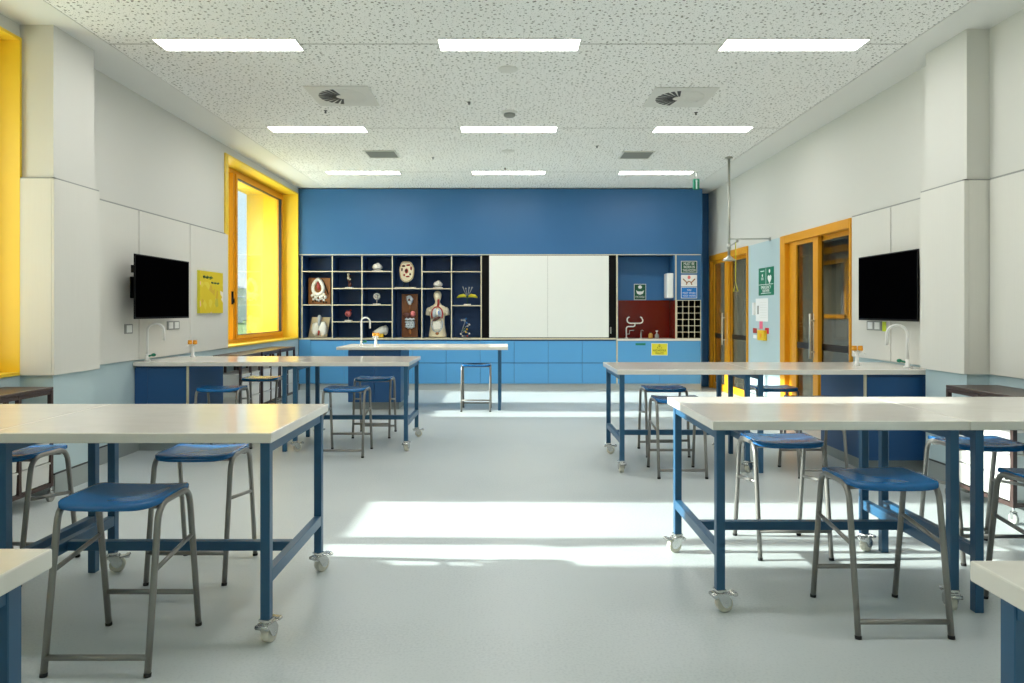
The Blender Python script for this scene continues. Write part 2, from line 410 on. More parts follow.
# glazed sliding doors
def door(n, y0, y1, a2, w2, c1, w1, jn, jf):
    x0, x1 = WX-.03, WX+.14; zt = DAT-.10; g_ = .03
    b = MB(); b.box(x0, x1, y0, y0+jn-g_, 0, DAT, .004, 1); b.box(x0, x1, y1-jf*.35, y1, 0, DAT, .004, 1); b.box(x0, x1, y0+jn-g_, y1-jf*.35, zt, DAT, .004, 1)
    b.box(WX+.03, x1, y1-jf*.7, y1-jf*.35, 0, zt, .004, 1)
    o = struct('door_%d' % n, b, M['orange'])
    def leaf(a, c, xa, sa, sc, hy):
        f = MB()
        f.box(xa, xa+.045, a, a+sa, .01, zt-.001, .003, 1); f.box(xa, xa+.045, c-sc, c, .01, zt-.001, .003, 1)
        f.box(xa, xa+.045, a+sa, c-sc, .01, .12, .003, 1); f.box(xa, xa+.045, a+sa, c-sc, zt-.05, zt-.001, .003, 1)
        lo = f.build('door_leaf', M['orange'], o)
        g = MB(); g.box(xa+.018, xa+.026, a+sa, c-sc, .12, zt-.05); g.build('pane', M['doorpane'], lo)
        k = MB(); k.box(xa+.0135, xa+.0165, a+sa, c-sc, .88, .955); k.build('safety_band', M['film'], lo)
        h = MB(); h.tube([(xa-.05, hy, .78), (xa-.05, hy, 1.30)], .013, 10); h.cyl((xa-.025, hy, .86), .008, .05, 8, 'x'); h.cyl((xa-.025, hy, 1.22), .008, .05, 8, 'x')
        h.build('door_handle', M['steel'], lo)
    leaf(a2, y1-jf*.7, WX+.0, w2, jf*.3, a2+w2-.04)
    leaf(y0+jn-g_, c1, WX+.06, g_, w1, c1-w1+.03)
    return o
door(1, 7.06, 8.885, 7.86, .13, 8.02, .08, .06, .43)
door(2, 10.13, 12.02, 11.09, .16, 11.24, .15, .045, .20)

# corridor behind the doors
b = MB(); b.box(WX, 7.2, 5.4, 14.5, -.1, 0); struct('corridor_floor', b, M['floor'])
b = MB(); b.box(WX+.14, 7.2, 5.4, 14.5, 2.75, 2.85); struct('corridor_ceiling', b, M['trimwhite'])
b = MB(); b.box(6.6, 6.75, 5.4, 14.5, 0, 1.18); b.box(6.6, 6.75, 5.4, 14.5, 2.35, 2.75)
for y in (5.4, 7.4, 9.4, 11.4, 13.4): b.box(6.6, 6.75, y, y+.28, 1.18, 2.35)
o = struct('corridor_wall', b, M['corrgrey'])
f = MB(); f.box(6.55, 6.6, 5.4, 14.5, 1.18, 1.26); f.box(6.55, 6.6, 5.4, 14.5, 2.28, 2.36); f.box(6.5, 6.6, 5.4, 14.5, 2.5, 2.62)
for y in (5.64, 6.5, 7.36, 7.66, 8.5, 9.36, 9.66, 10.5, 11.36, 11.66, 12.5, 13.36): f.box(6.55, 6.6, y, y+.08, 1.18, 2.36)
f.build('window_frame', M['orange'], o)
for y in (5.72, 6.58, 7.74, 8.58, 9.74, 10.58, 11.74, 12.58):
    MB().box(6.66, 6.67, y, y+.78, 1.26, 2.28).build('pane', M['frosted'], o)
b = MB(); b.box(7.05, 7.2, 5.4, 14.5, 0, 2.75); struct('corridor_wall_far', b, M['corrwall'])
b = MB(); b.box(WX+.14, 7.2, 5.3, 5.4, 0, 2.75); struct('corridor_wall_near', b, M['corrwall'])
b = MB(); b.box(WX+.14, 7.2, 14.5, 14.6, 0, 2.75); struct('corridor_wall_end', b, M['corrwall'])
t = thing('low_cupboard', 'blue cupboard with pale worktop seen through the open glass door', 'cupboard', (6.2, 9.9, 0))
b = MB(); b.box(-.25, .3, -1.6, 1.6, .08, .80); b.build('body', M['navy'], t)
b = MB(); b.box(-.29, .33, -1.62, 1.62, .80, .84, .004, 1); b.build('worktop', M['slab'], t)
b = MB(); b.box(-.20, .3, -1.58, 1.58, 0, .08); b.build('plinth', M['skirt'], t)
for k in range(4):
    b = MB(); b.box(-.27, -.25, -1.59+.8*k, -.81+.8*k, .1, .78, .003, 1); b.build('door', M['navy'], t)

# ------------------------------------------------------------------ joinery along the back wall
JR = 3.267
b = MB(); b.box(-WX+.014, JR, JY, BY-.001, DAT, CEIL-.018); struct('bulkhead', b, M['bluewall'])
b = MB(); b.box(-WX+.001, -WX+.014, JY+.03, BY-.001, 0, CEIL); struct('trim_3', b, M['gasket'])
# end panel of the joinery
b = MB(); b.box(JR-.022, JR, JY, BY-.001, .11, DAT); struct('trim_4', b, M['bluewall'])
# ledges
b = MB(); b.box(-WX+.014, 1.833, JY-.004, BY-.001, .850, .874); struct('trim_5', b, M['edge'])
b = MB(); b.box(1.833, JR-.022, JY-.004, BY-.001, .828, .862, .003, 1); struct('niche_worktop', b, M['slab'])
b = MB(); b.box(-WX+.014, JR-.022, JY-.003, JY+.02, DAT-.014, DAT); struct('trim_6', b, M['edge'])
b = MB(); b.box(-WX+.014, JR-.01, JY+.035, BY-.001, 0, .105); struct('baseboard_back', b, M['floor'])

sh = thing('display_shelving', 'dark blue built-in pigeonhole shelving with pale edges holding anatomy models', 'shelving', (0, JY, 0))
sx = [-3.463+.5*i - .0005*i for i in range(7)]; sx = [-3.463, -2.954, -2.4545, -1.945, -1.4475, -.950, -.4506]
z0, z1 = .874, DAT-.014
b = MB(); b.box(sx[0]-.04, sx[6]+.01, .40, .42, z0, z1); b.box(sx[0]-.04, sx[0]-.009, .004, .40, z0, z1); b.box(sx[0]-.009, sx[6]+.009, .004, .40, z1-.012, z1)
b.build('carcass', M['shelfblue'], sh)
def edged(name, x0, x1, za, zb, deep=.40):
    q = MB(); q.box(x0, x1, .006, deep, za, zb); q = q.build(name, M['shelfblue'], sh)
    e = MB(); e.box(x0, x1, -.003, .006, za, zb); e.build('edge_strip', M['edge'], q)
for x in sx: edged('divider', x-.009, x+.009, z0, z1-.012)
SHZ = [[1.994, 1.431], [1.994, 1.708, 1.431, 1.148], [1.994, 1.708, 1.431, 1.148], [1.708], [1.99, 1.705], [1.99, 1.42]]
for c, zs in enumerate(SHZ):
    for z in zs: edged('shelf', sx[c]+.009, sx[c+1]-.009, z-.008, z+.008)

wb = thing('whiteboard', 'wide white sliding board between black slots in the blue back wall', 'whiteboard', (0, JY, 0))
b = MB(); b.box(sx[6]+.012, 1.82, .03, .05, .875, 2.27); b.build('backing_panel', M['black'], wb)
xm = jx(547.7)
for a, c in ((jx(489.2), xm-.0015), (xm+.0015, jx(608.8))):
    b = MB(); b.box(a, c, .0, .022, .886, 2.262, .002, 1); b.build('board', M['wboard'], wb)
b = MB(); b.box(1.72, 1.737, -.02, .03, .95, 1.06, .004); b.build('pull_handle', M['steel'], wb)

# sink niche
nx0, nx1 = 1.833, jx(676)
b = MB(); b.box(nx0+.012, nx1-.012, BY-.16, BY-.14, 1.515, DAT-.014); b.box(nx1-.03, nx1-.012, JY+.006, BY-.16, 1.515, DAT-.014); b.box(nx0+.012, nx0+.02, JY+.006, BY-.16, .863, DAT-.014)
struct('sink_niche', b, M['bluewall'])
b = MB(); b.box(nx0+.02, nx1-.012, BY-.17, BY-.141, .863, 1.515); b.box(nx1-.03, nx1-.012, JY+.006, BY-.17, .863, 1.515); struct('splashback', b, M['maroon'])
b = MB(); b.box(nx0-.012, nx0+.012, JY-.003, JY+.02, .109, DAT-.014); struct('trim_7', b, M['edge'])
b = MB(); b.box(nx1-.012, nx1+.010, JY-.003, JY+.02, .863, DAT-.014); struct('trim_8', b, M['edge'])
b = MB(); b.box(jx(701), JR-.022, JY-.003, JY+.02, .109, DAT-.014); struct('trim_9', b, M['edge'])
b = MB(); b.box(nx1+.010, jx(701), JY, JY+.02, 1.515, DAT-.014); struct('trim_10', b, M['bluewall'])
ph = thing('pigeonhole_rack', 'small grid rack of dark square pigeonholes beside the red sink niche', 'rack', (0, JY, 0))
gx0, gx1, gz0, gz1 = nx1+.010, jx(701)-.001, .863, 1.514
b = MB(); b.box(gx0, gx1, .22, .24, gz0, gz1); b.build('back_panel', M['black'], ph)  # rack interior coloured black, standing in for the shade inside the holes
cw = (gx1-gx0-.010)/4; chh = (gz1-gz0-.010)/6
for i in range(5):
    x = gx0 + cw*i
    q = MB().box(x, x+.010, .006, .22, gz0, gz1).build('divider', M['black'], ph); MB().box(x, x+.010, -.001, .006, gz0, gz1).build('edge_strip', M['edge'], q)
for j in range(7):
    z = gz0 + chh*j; q = MB(); e_ = MB()
    for i in range(4):
        x = gx0 + cw*i; q.box(x+.0105, x+cw-.0005, .006, .22, z, z+.010); e_.box(x+.0102, x+cw-.0002, -.001, .006, z, z+.010)
    q = q.build('shelf', M['black'], ph); e_.build('edge_strip', M['edge'], q)

# drawer units under the ledge
xs = [1.82]
while xs[-1] - .572 > -3.4: xs.append(xs[-1]-.572)
n = len(xs)-1
names = ['next to the sink cupboard','second from the sink cupboard','third from the sink cupboard','fourth from the sink cupboard','fifth from the sink cupboard','sixth from the sink cupboard','seventh from the sink cupboard','eighth from the sink cupboard','nearest the yellow window']
for i in range(n):
    a, c = xs[i+1], xs[i]
    t = thing('drawer_unit', 'blue handleless drawer unit below the back wall ledge, %s' % names[min(i, 8)], 'drawer unit', ((a+c)/2, JY, 0), 0, 'drawer units along the back wall')
    h = (c-a)/2
    q = MB(); q.box(-h+.001, h-.001, .02, .50, .107, .849); q.build('carcass', M['shelfblue'], t)
    q = MB(); q.box(-h+.0025, h-.0025, 0, .019, .462, .826, .0015, 1); q.build('drawer', M['bluecab_lit'], t)
    q = MB(); q.box(-h+.0025, h-.0025, 0, .019, .109, .450, .0015, 1); q.build('drawer', M['bluecab_lit'], t)
b = MB(); b.box(-WX+.014, xs[-1]-.002, JY+.001, JY+.05, .109, .849); struct('trim_11', b, M['bluecab_lit'])
t = thing('sink_cabinet', 'blue cupboard front below the red sink niche with a yellow sign', 'cabinet', (2.55, JY, 0))
b = MB(); b.box(-.70, .69, .02, .50, .107, .826); b.build('carcass', M['shelfblue'], t)
for a, c in ((-.703, -.008), (-.005, .69)):
    b = MB(); b.box(a, c, 0, .019, .109, .822, .0015, 1); b.build('door', M['bluecab_lit'], t)

# ------------------------------------------------------------------ ceiling fittings
light_proto = None
LX = (-2.163, 0.01, 2.21)
lbl = {0: 'window side', 1: 'middle', 2: 'door side'}
rows = [(2.94, 'over'), (5.36, 'nearest'), (7.86, 'second'), (10.32, 'farthest')]
rowname = {5.36: 'row nearest the camera', 7.86: 'middle row', 10.32: 'row by the blue wall'}
for y, nm in rows:
    for i, x in enumerate(LX):
        lab = 'lit rectangular ceiling panel, %s column, %s' % (lbl[i], rowname.get(y, 'overhead out of view'))
        if light_proto is None:
            t = light_proto = thing('ceiling_light', lab, 'ceiling light', (x, y, CEIL), 0, 'ceiling light panels')
            q = MB(); w, d = .553, .126
            for p in ((-w, w, -d, -d+.014), (-w, w, d-.014, d), (-w, -w+.014, -d+.014, d-.014), (w-.014, w, -d+.014, d-.014)): q.box(p[0], p[1], p[2], p[3], -.006, -.0002)
            q.build('frame', M['trimwhite'], t)
            q = MB(); q.box(-w+.014, w-.014, -d+.014, d-.014, -.004, -.0005); q.build('diffuser', M['lamp'], t)
        else:
            copy_tree(light_proto, (x, y, CEIL), 0, lab)
def swirl(x, y, lab):
    t = thing('air_diffuser', lab, 'air vent', (x, y, CEIL), 0, 'square swirl vents in the ceiling')
    q = MB(); q.box(-.3, .3, -.3, .3, -.010, -.0005, .002, 1); q.build('plate', M['grey'], t)
    q = MB()
    q.cyl((0, 0, -.0105), .235, .003, 40); q.build('slot_disc', M['grey'], t)
    for k in range(24):
        a = 2*PI*k/24; q = MB()
        r0, r1 = .065, .228; w0, w1 = .007, .033
        c, s_ = math.cos(a), math.sin(a)
        pts = [(r0, -w0), (r1, -w1*.5), (r1, w1*.6), (r0, w0)]
        v0 = [q.bm.verts.new((p[0]*c-p[1]*s_, p[0]*s_+p[1]*c, -.0145)) for p in pts]; v1 = [q.bm.verts.new((p[0]*c-p[1]*s_, p[0]*s_+p[1]*c, -.012)) for p in pts]
        q.bm.faces.new(v0); q.bm.faces.new(v1[::-1])
        for i in range(4): q.bm.faces.new((v0[i], v1[i], v1[(i+1)%4], v0[(i+1)%4]))
        # dark and pale slots put the shaded and lit vane sides into the colour
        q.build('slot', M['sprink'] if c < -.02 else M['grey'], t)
swirl(-1.585, 6.635, 'square swirl air vent between the ceiling lights on the window side')
swirl(1.66, 6.68, 'square swirl air vent between the ceiling lights on the door side')
for x, y, lab in ((-1.66, 9.09, 'plain grey return air grille in the ceiling on the window side'), (1.70, 9.14, 'plain grey return air grille in the ceiling on the door side')):
    t = thing('air_grille', lab, 'air vent', (x, y, CEIL), 0, 'grey return grilles in the ceiling')
    q = MB(); w = .21
    for p in ((-w, w, -w, -w+.02), (-w, w, w-.02, w), (-w, -w+.02, -w+.02, w-.02), (w-.02, w, -w+.02, w-.02)): q.box(p[0], p[1], p[2], p[3], -.012, -.0005)
    q.build('frame', M['grey'], t)
    q = MB()
    for k in range(14): q.box(-w+.02, w-.02, -w+.024+k*.0268, -w+.04+k*.0268, -.010, -.002)
    q.build('louvre', M['darkgrey'], t)
def ceil_px(px, py):
    Y = F*(CEIL-HC)/(HY-py); return px2x(px, Y), Y
for (px, py, r, lab) in ((508, 69, .085, 'round white flush speaker disc in the ceiling behind the middle near light'), (508, 151, .085, 'round white flush speaker disc in the ceiling between the far middle lights')):
    x, y = ceil_px(px, py); q = MB(); q.lathe([(r, 0), (r, -.006), (r*.9, -.009), (.001, -.009)], (0,0,0)); o = q.build('ceiling_speaker', M['grey'], None, (x, y, CEIL)); tag(o, lab, 'speaker', 'flush ceiling speakers')
x, y = ceil_px(509.5, 112)
t = thing('smoke_detector', 'domed smoke detector on the ceiling just before the second middle light', 'smoke detector', (x, y, CEIL))
q = MB(); q.lathe([(.085, 0), (.085, -.012), (.075, -.02), (.001, -.02)]); q.build('base', M['whiteplastic'], t)
q = MB(); q.lathe([(.06, -.021), (.06, -.04), (.045, -.052), (.001, -.055)]); q.build('sensor_dome', M['darkgrey'], t)
for i, (px, py, wh) in enumerate(((469, 102, 'in front of the middle light of the second row'), (597, 146, 'between the second and third light rows, door side of centre'), (433, 157.5, 'between the second and third light rows, window side of centre'), (505, 168, 'just before the far middle ceiling light'), (325.5, 110.5, 'behind the swirl vent on the window side'), (696, 112.5, 'behind the swirl vent on the door side'))):
    x, y = ceil_px(px, py)
    q = MB(); q.cyl((0,0,-.002), .018, .004, 16); q.cyl((0,0,-.012), .006, .02, 8); q.cyl((0,0,-.022), .013, .003, 12)
    o = q.build('sprinkler_head', M['sprink'], None, (x, y, CEIL)); tag(o, 'small dark sprinkler head %s' % wh, 'sprinkler', 'ceiling sprinklers')
# exit sign
t = thing('exit_sign', 'small green exit sign hanging from the ceiling before the blue wall', 'sign', (2.81, 10.3, CEIL))
q = MB(); q.box(-.045, .045, -.014, .014, -.26, -.10, .003, 1); q.build('housing', M['green'], t)
q = MB(); q.tube([(0,0,-.001),(0,0,-.10)], .006, 8); q.build('hanger', M['whiteplastic'], t)
q = MB(); q.box(-.010, .010, -.017, -.0145, -.25, -.125); q.prism([(-.018,-.135),(.018,-.135),(0,-.108)], -.017, -.0145); q.build('arrow_symbol', M['paper'], t)

# ------------------------------------------------------------------ benches
SLAB_Z = .81
def caster_into(parent, x, y, ang):
    c = MB()
    c.box(-.022, .022, -.022, .022, .094, .102); c.cyl((0,0,.090), .020, .01, 14)
    for s in (-1, 1):
        c.prism([(-.026, .086), (.026, .086), (.046, .056), (.040, .030), (.020, .022), (.002, .034)], s*.0225-.002, s*.0225+.002)
    c.box(-.028, .028, -.0245, .0245, .080, .0865, .002, 1)
    c.cyl((.020, 0, .037), .008, .05, 10, 'y')
    o = c.build('caster', M['chrome'], parent, (x, y, 0), ang)
    w = MB()
    w.tube([(.020, -.017, .037), (.020, -.014, .037), (.020, .014, .037), (.020, .017, .037)], [.032, .037, .037, .032], 22)
    w.build('wheel', M['wheel'], o)
    p = MB(); p.box(-.014, .062, -.019, .019, .0715, .0785, .002, 1); p.box(.055, .078, -.025, .025, .069, .084, .004, 1); p.cyl((-.030, 0, .074), .009, .056, 10, 'y'); p.box(-.034, -.020, -.006, .006, .066, .078, .002, 1)
    p.build('brake_pedal', M['chrome'], o)
def tabletop(parent, x0, x1, d):
    q = MB(); q.box(x0, x1, -d, d, SLAB_Z, .85, .004, 2); return q.build('tabletop', M['slab'], parent)
LW = .019
def end_frame(root, x, d, foot):
    for s in (-1, 1):
        q = MB(); q.box(x-LW, x+LW, s*(d-.05)-LW, s*(d-.05)+LW, (0 if foot else .102), SLAB_Z, .002, 1); q.build('leg', M['frame'], root)
    q = MB(); q.box(x-LW+.004, x+LW-.004, -d+.0695, d-.0695, .765, SLAB_Z-.0005); q.build('top_rail', M['frame'], root)
    q = MB(); q.box(x-LW+.001, x+LW-.001, -d+.0695, d-.0695, .24, .29, .002, 1); q.build('lower_rail', M['frame'], root)
def mobile_bench(label, loc, angs, ins=.036):
    t = thing('mobile_bench', label, 'workbench', loc, 0, 'blue framed lab benches on casters')
    W, D = .56, .43
    tabletop(t, -W, W, D)
    for x in (-W+ins, W-ins): end_frame(t, x, D, False)
    q = MB(); q.box(-W+ins+.0195, W-ins-.0195, -.02, .02, .245, .287, .002, 1); q.build('stretcher', M['frame'], t)
    k = 0
    for x in (-W+ins, W-ins):
        for y in (-D+.05, D-.05):
            caster_into(t, x, y, angs[k]); k += 1
    return t
def A(*d): return [math.radians(v) for v in d]
XL, XR = -1.49, 1.452       # bench centres on each side of the aisle
BL = {0: (.965, 'front'), 1: (3.14, ''), 2: (6.915, '')}
mobile_bench('pale topped blue bench cut off at the lower corner on the window side', (-1.481, .967, 0), A(20, 100, -30, 60), .06)
mobile_bench('big pale topped blue bench on casters with two stools, window side', (XL, 3.14, 0), A(160, 20, 75, 55))
mobile_bench('pale topped blue bench on casters in front of the teacher bench, window side', (XL, 6.915, 0), A(30, 5, 80, 15))
mobile_bench('pale topped blue bench cut off at the lower corner on the door side', (1.449, .90, 0), A(20, 100, -30, 60), .056)
mobile_bench('big pale topped blue bench with splayed white casters and tucked stools, door side', (XR, 3.435, 0), A(10, 195, 80, 30), .045)
mobile_bench('pale topped blue bench on casters before the red sink niche, door side', (XR, 6.055, 0), A(95, -10, 40, 110), .045)

def fixed_bench(label, x_open, x_wall, yc):
    s = 1 if x_wall > x_open else -1
    t = thing('fixed_bench', label, 'workbench', (0, yc, 0), 0, 'fixed benches running to the side walls')
    D = .43
    q = MB(); q.box(min(x_open, x_wall), max(x_open, x_wall), -D, D, SLAB_Z, .85, .004, 2); q.build('tabletop', M['slab'], t)
    end_frame(t, x_open + s*.062, D, True)
    return t
fixed_bench('fixed bench along the window wall continuing the big near bench', -2.052, -3.525, 3.14)
fixed_bench('fixed bench with tap and orange gas knobs on the window wall', -2.052, -3.525, 6.915)
fixed_bench('fixed bench along the panelled wall continuing the big near bench, door side', 2.014, 3.525, 3.435)
fixed_bench('fixed bench with tap and gas knobs beside the glass door wall', 2.014, 3.525, 6.055)

def bench_cabinet(label, x_in, x_wall, yc, D=.40):
    s = 1 if x_wall > x_in else -1
    t = thing('bench_cabinet', label, 'cabinet', (x_in, yc, 0), 0, 'navy cabinets carrying the fixed benches')
    w = abs(x_wall-x_in)
    def bx(a, c, *r, **k): return MB().box(min(s*a, s*c), max(s*a, s*c), *r, **k)
    bx(0, w, -D+.02, D, .102, SLAB_Z-.001).build('body', M['navy'], t)
    bx(.04, w, -D+.06, D-.02, 0, .102).build('plinth', M['skirt'], t)
    bx(.022, w-.12, -D, -D+.019, .104, SLAB_Z-.02, bev=.0015, seg=1).build('door', M['navy'], t)
    bx(w-.117, w, -D, -D+.019, .104, SLAB_Z-.02, bev=.0015, seg=1).build('filler_panel', M['navy'], t)
    bx(0, .016, -D-.001, -D+.0195, .104, SLAB_Z-.002).build('edge_strip', M['edge'], t)
    return t
bench_cabinet('navy cupboard under the tap end of the fixed bench, window side', -3.02, -3.525, 6.915)
bench_cabinet('navy cupboard under the tap end of the fixed bench, door side', 2.925, 3.525, 6.055, .395)
bench_cabinet('navy cupboard under the near fixed bench on the window wall', -3.02, -3.525, 3.14)
bench_cabinet('navy cupboard under the near fixed bench on the panelled wall', 2.925, 3.525, 3.435)

# teacher bench
t = thing('teacher_bench', 'long pale topped demonstration bench with a cupboard, in front of the whiteboard', 'workbench', (-1.145, 9.635, 0))
q = MB(); q.box(-1.145, 1.145, -.435, .435, SLAB_Z, .85, .004, 2); q.build('tabletop', M['slab'], t)
q = MB(); q.box(-1.0, -.295, -.36, .40, .105, SLAB_Z-.001); q.build('body', M['navy'], t)
q = MB(); q.box(-.96, -.33, -.30, .36, 0, .105); q.build('plinth', M['skirt'], t)
for a, c in ((-1.0, -.65), (-.646, -.295)):
    q = MB(); q.box(a, c, -.38, -.361, .107, SLAB_Z-.015, .0015, 1); q.build('door', M['navy'], t)
for s in (-1, 1):
    q = MB(); q.box(1.01, 1.05, s*.395-.02, s*.395+.02, 0, SLAB_Z, .002, 1); q.build('leg', M['frame'], t)
q = MB(); q.box(1.014, 1.046, -.374, .374, .77, SLAB_Z-.001); q.build('top_rail', M['frame'], t)
q = MB(); q.box(1.012, 1.048, -.374, .374, .24, .29); q.build('lower_rail', M['frame'], t)

# ------------------------------------------------------------------ stools
def bez(p0, p1, p2, n=6):
    p0, p1, p2 = map(Vector, (p0, p1, p2))
    return [(1-t)**2*p0 + 2*t*(1-t)*p1 + t*t*p2 for t in [i/n for i in range(n+1)]]
def make_stool():
    t = thing('lab_stool', 'x', 'stool', (0,0,0), 0, 'blue seated tubular lab stools')
    r = .0122
    for s in (-1, 1):
        ff, fb = Vector((s*.189, -.205, .012)), Vector((s*.190, .205, .012))
        cf, cb = Vector((s*.188, -.122, .604)), Vector((s*.189, .122, .606))
        def along(a, b_, k): return a + (b_-a)*k
        path = [ff, along(ff, cf, .5)] + bez(along(cf, ff, .12), cf, along(cf, cb, .27)) + bez(along(cb, cf, .27), cb, along(cb, fb, .12)) + [along(fb, cb, .5), fb]
        q = MB(); q.tube(path, r, 12); q.build('leg_frame', M['tube'], t)
        for f_, d in ((ff, cf), (fb, cb)):
            dn = (d-f_).normalized()
            q = MB(); q.tube([f_ - dn*.012, f_ + dn*.002], .0132, 12); q.build('rubber_foot', M['rubber'], t)
        q = MB(); q.tube([along(ff, cf, .60)+Vector((0, r, 0)), along(fb, cb, .66)-Vector((0, r, 0))], .009, 10); q.build('side_bar', M['tube'], t)
    q = MB(); q.tube([(-.186, -.198, .066), (.186, -.198, .066)], .011, 10); q.build('front_bar', M['tube'], t)
    q = MB(); q.tube([(-.188, .187, .150), (.188, .187, .150)], .011, 10); q.build('back_bar', M['tube'], t)
    for y in (-.085, .085):
        q = MB(); q.tube([(-.183, y, .586), (.183, y, .586)], .009, 10); q.build('seat_rail', M['tube'], t)
    # dished seat shell with rounded corners and rolled edges
    q = MB(); N = 48; rings = []
    def outline(k, rad):
        a = 2*PI*k/N; c, s = math.cos(a), math.sin(a); e = .33
        return (0.192*rad*math.copysign(abs(c)**e, c), .168*rad*math.copysign(abs(s)**e, s))
    def top(x, y, rad):
        return .619 - .010*max(0, 1-(x/.15)**2)*max(0, 1-(y/.17)**2) - .010*max(0, (abs(y)/.168-.75)/.25)**2 + .004*(abs(x)/.186)**2
    def ring(rad, f):
        R = []
        for k in range(N):
            x, y = outline(k, rad); R.append(q.bm.verts.new((x, y, f(x, y, rad))))
        return R
    levels = [ring(rd, top) for rd in (.12, .3, .5, .68, .82, .92, .975)]
    levels.append(ring(1.0, lambda x, y, rd: top(x, y, rd)-.006))
    levels.append(ring(1.0, lambda x, y, rd: top(x, y, rd)-.020))
    levels.append(ring(0.97, lambda x, y, rd: top(x, y, rd)-.0235))
    levels += [ring(rd, lambda x, y, r_: top(x, y, r_)-.021) for rd in (.85, .6, .3, .12)]
    q.bm.faces.new(levels[0]); q.bm.faces.new(levels[-1][::-1])
    for a, c in zip(levels, levels[1:]):
        for k in range(N):
            f = q.bm.faces.new((a[k], a[(k+1)%N], c[(k+1)%N], c[k])); f.smooth = True
    q.build('seat', M['seat'], t)
    return t
STOOLS = [
 (-1.50, 2.715, 0, 'blue lab stool nearest the camera in front of the window side bench'),
 (-1.565, 3.55, 180, 'blue lab stool tucked under the far side of the near window side bench'),
 (-2.53, 3.54, 176, 'shiny blue lab stool under the near fixed bench by the window wall trolley'),
 (1.61, 3.005, 0, 'blue lab stool pulled in at the front of the near door side bench'),
 (1.535, 3.885, 180, 'sunlit blue lab stool with bright legs behind the near door side bench'),
 (2.575, 3.80, 178, 'blue lab stool behind the near fixed bench, before the brown tray trolley'),
 (2.40, 2.99, 0, 'blue lab stool cut off by the frame edge at the near fixed bench, door side'),
 (1.385, 5.67, 0, 'blue lab stool half hidden behind the near bench corner, door side'),
 (1.455, 6.47, 180, 'blue lab stool behind the far door side bench, below the yellow sign'),
 (2.49, 6.49, 180, 'blue lab stool behind the far fixed bench in front of the glass door'),
 (2.505, 5.68, 0, 'blue lab stool whose grey legs show under the near bench before the navy cupboard'),
 (-1.505, 6.45, 0, 'blue lab stool in front of the far window side bench'),
 (-1.43, 7.41, 180, 'pale reflecting lab stool behind the far window side bench near the teacher cupboard'),
 (-2.67, 6.45, 0, 'blue lab stool in front of the far fixed bench, beside the navy cupboard, window side'),
 (-2.64, 7.44, 180, 'pale reflecting lab stool behind the far fixed bench, before the tray trolleys'),
 (-.425, 9.30, 180, 'lone blue lab stool tucked at the teacher bench'),
]
st = make_stool()
for i, (x, y, a, lab) in enumerate(STOOLS):
    if i == 0: st.location = (x, y, 0); st.rotation_euler = (0,0,math.radians(a)); st['label'] = lab
    else: copy_tree(st, (x, y, 0), math.radians(a), lab)

# ------------------------------------------------------------------ tray trolleys
def make_trolley(label, loc, rz, L=.66, D=.34):
    """local: long side along x, open tray fronts face -y"""
    t = thing('tray_trolley', label, 'trolley', loc, rz, 'brown steel tray trolleys')
    h = .80; p = .014
    q = MB(); q.box(-L/2, L/2, -D/2, D/2, h-.022, h, .003, 1); q.build('top', M['brownTop'], t)
    for x in (-L/2+p, 0, L/2-p):
        for y in (-D/2+p, D/2-p):
            q = MB(); q.box(x-p+.001, x+p-.001, y-p+.001, y+p-.001, .12, h-.023); q.build('upright', M['brown'], t)
    q = MB()
    for y in (-D/2+p, D/2-p): q.box(-L/2, L/2, y-.012, y+.012, .105, .13)
    for x in (-L/2+p, L/2-p): q.box(x-.012, x+.012, -D/2+.02, D/2-.02, .107, .128)
    q.build('base_frame', M['brown'], t)
    for y in (-D/2+p, D/2-p): MB().box(-L/2+.004, L/2-.004, y-.010, y+.010, h-.05, h-.023).build('top_rail', M['brown'], t)
    for c in (-1, 1):
        x0 = (-L/2+.03) if c < 0 else .016; x1 = (-.016) if c < 0 else (L/2-.03)
        z = .14
        for hh in (.145, .145, .145):
            q = MB()
            q.prism([(x0+.012, z), (x1-.012, z), (x1-.004, z+hh-.02), (x0+.004, z+hh-.02)], -D/2+.008, D/2-.01)
            q.box(x0, x1, -D/2+.002, D/2-.006, z+hh-.02, z+hh-.008)
            q.build('tray', M['tray'], t)
            z += hh
    for x in (-L/2+p, L/2-p):
        for y in (-D/2+p, D/2-p):
            q = MB(); q.cyl((x, y, .09), .008, .04, 8)
            q.box(x-.013, x+.013, y-.014, y-.011, .03, .078); q.box(x-.013, x+.013, y+.011, y+.014, .03, .078); q.box(x-.013, x+.013, y-.014, y+.014, .074, .08)
            o = q.build('caster', M['chrome'], t)
            q = MB(); q.cyl((x, y, .034), .034, .02, 18, 'y'); q.build('wheel', M['darkgrey'], o)
    return t
make_trolley('brown steel tray trolley below the near yellow window', (-3.35, 4.50, 0), PI/2)
make_trolley('brown steel trolley of white trays below the white panels, door side', (3.325, 4.62, 0), -PI/2, .66, .37)
for y, w in ((8.54, 'nearest of three under the far yellow window'), (9.26, 'middle of three under the far yellow window'), (9.97, 'nearest the blue wall under the far yellow window')):
    make_trolley('brown steel tray trolley, %s' % w, (-3.345, y, 0), PI/2)

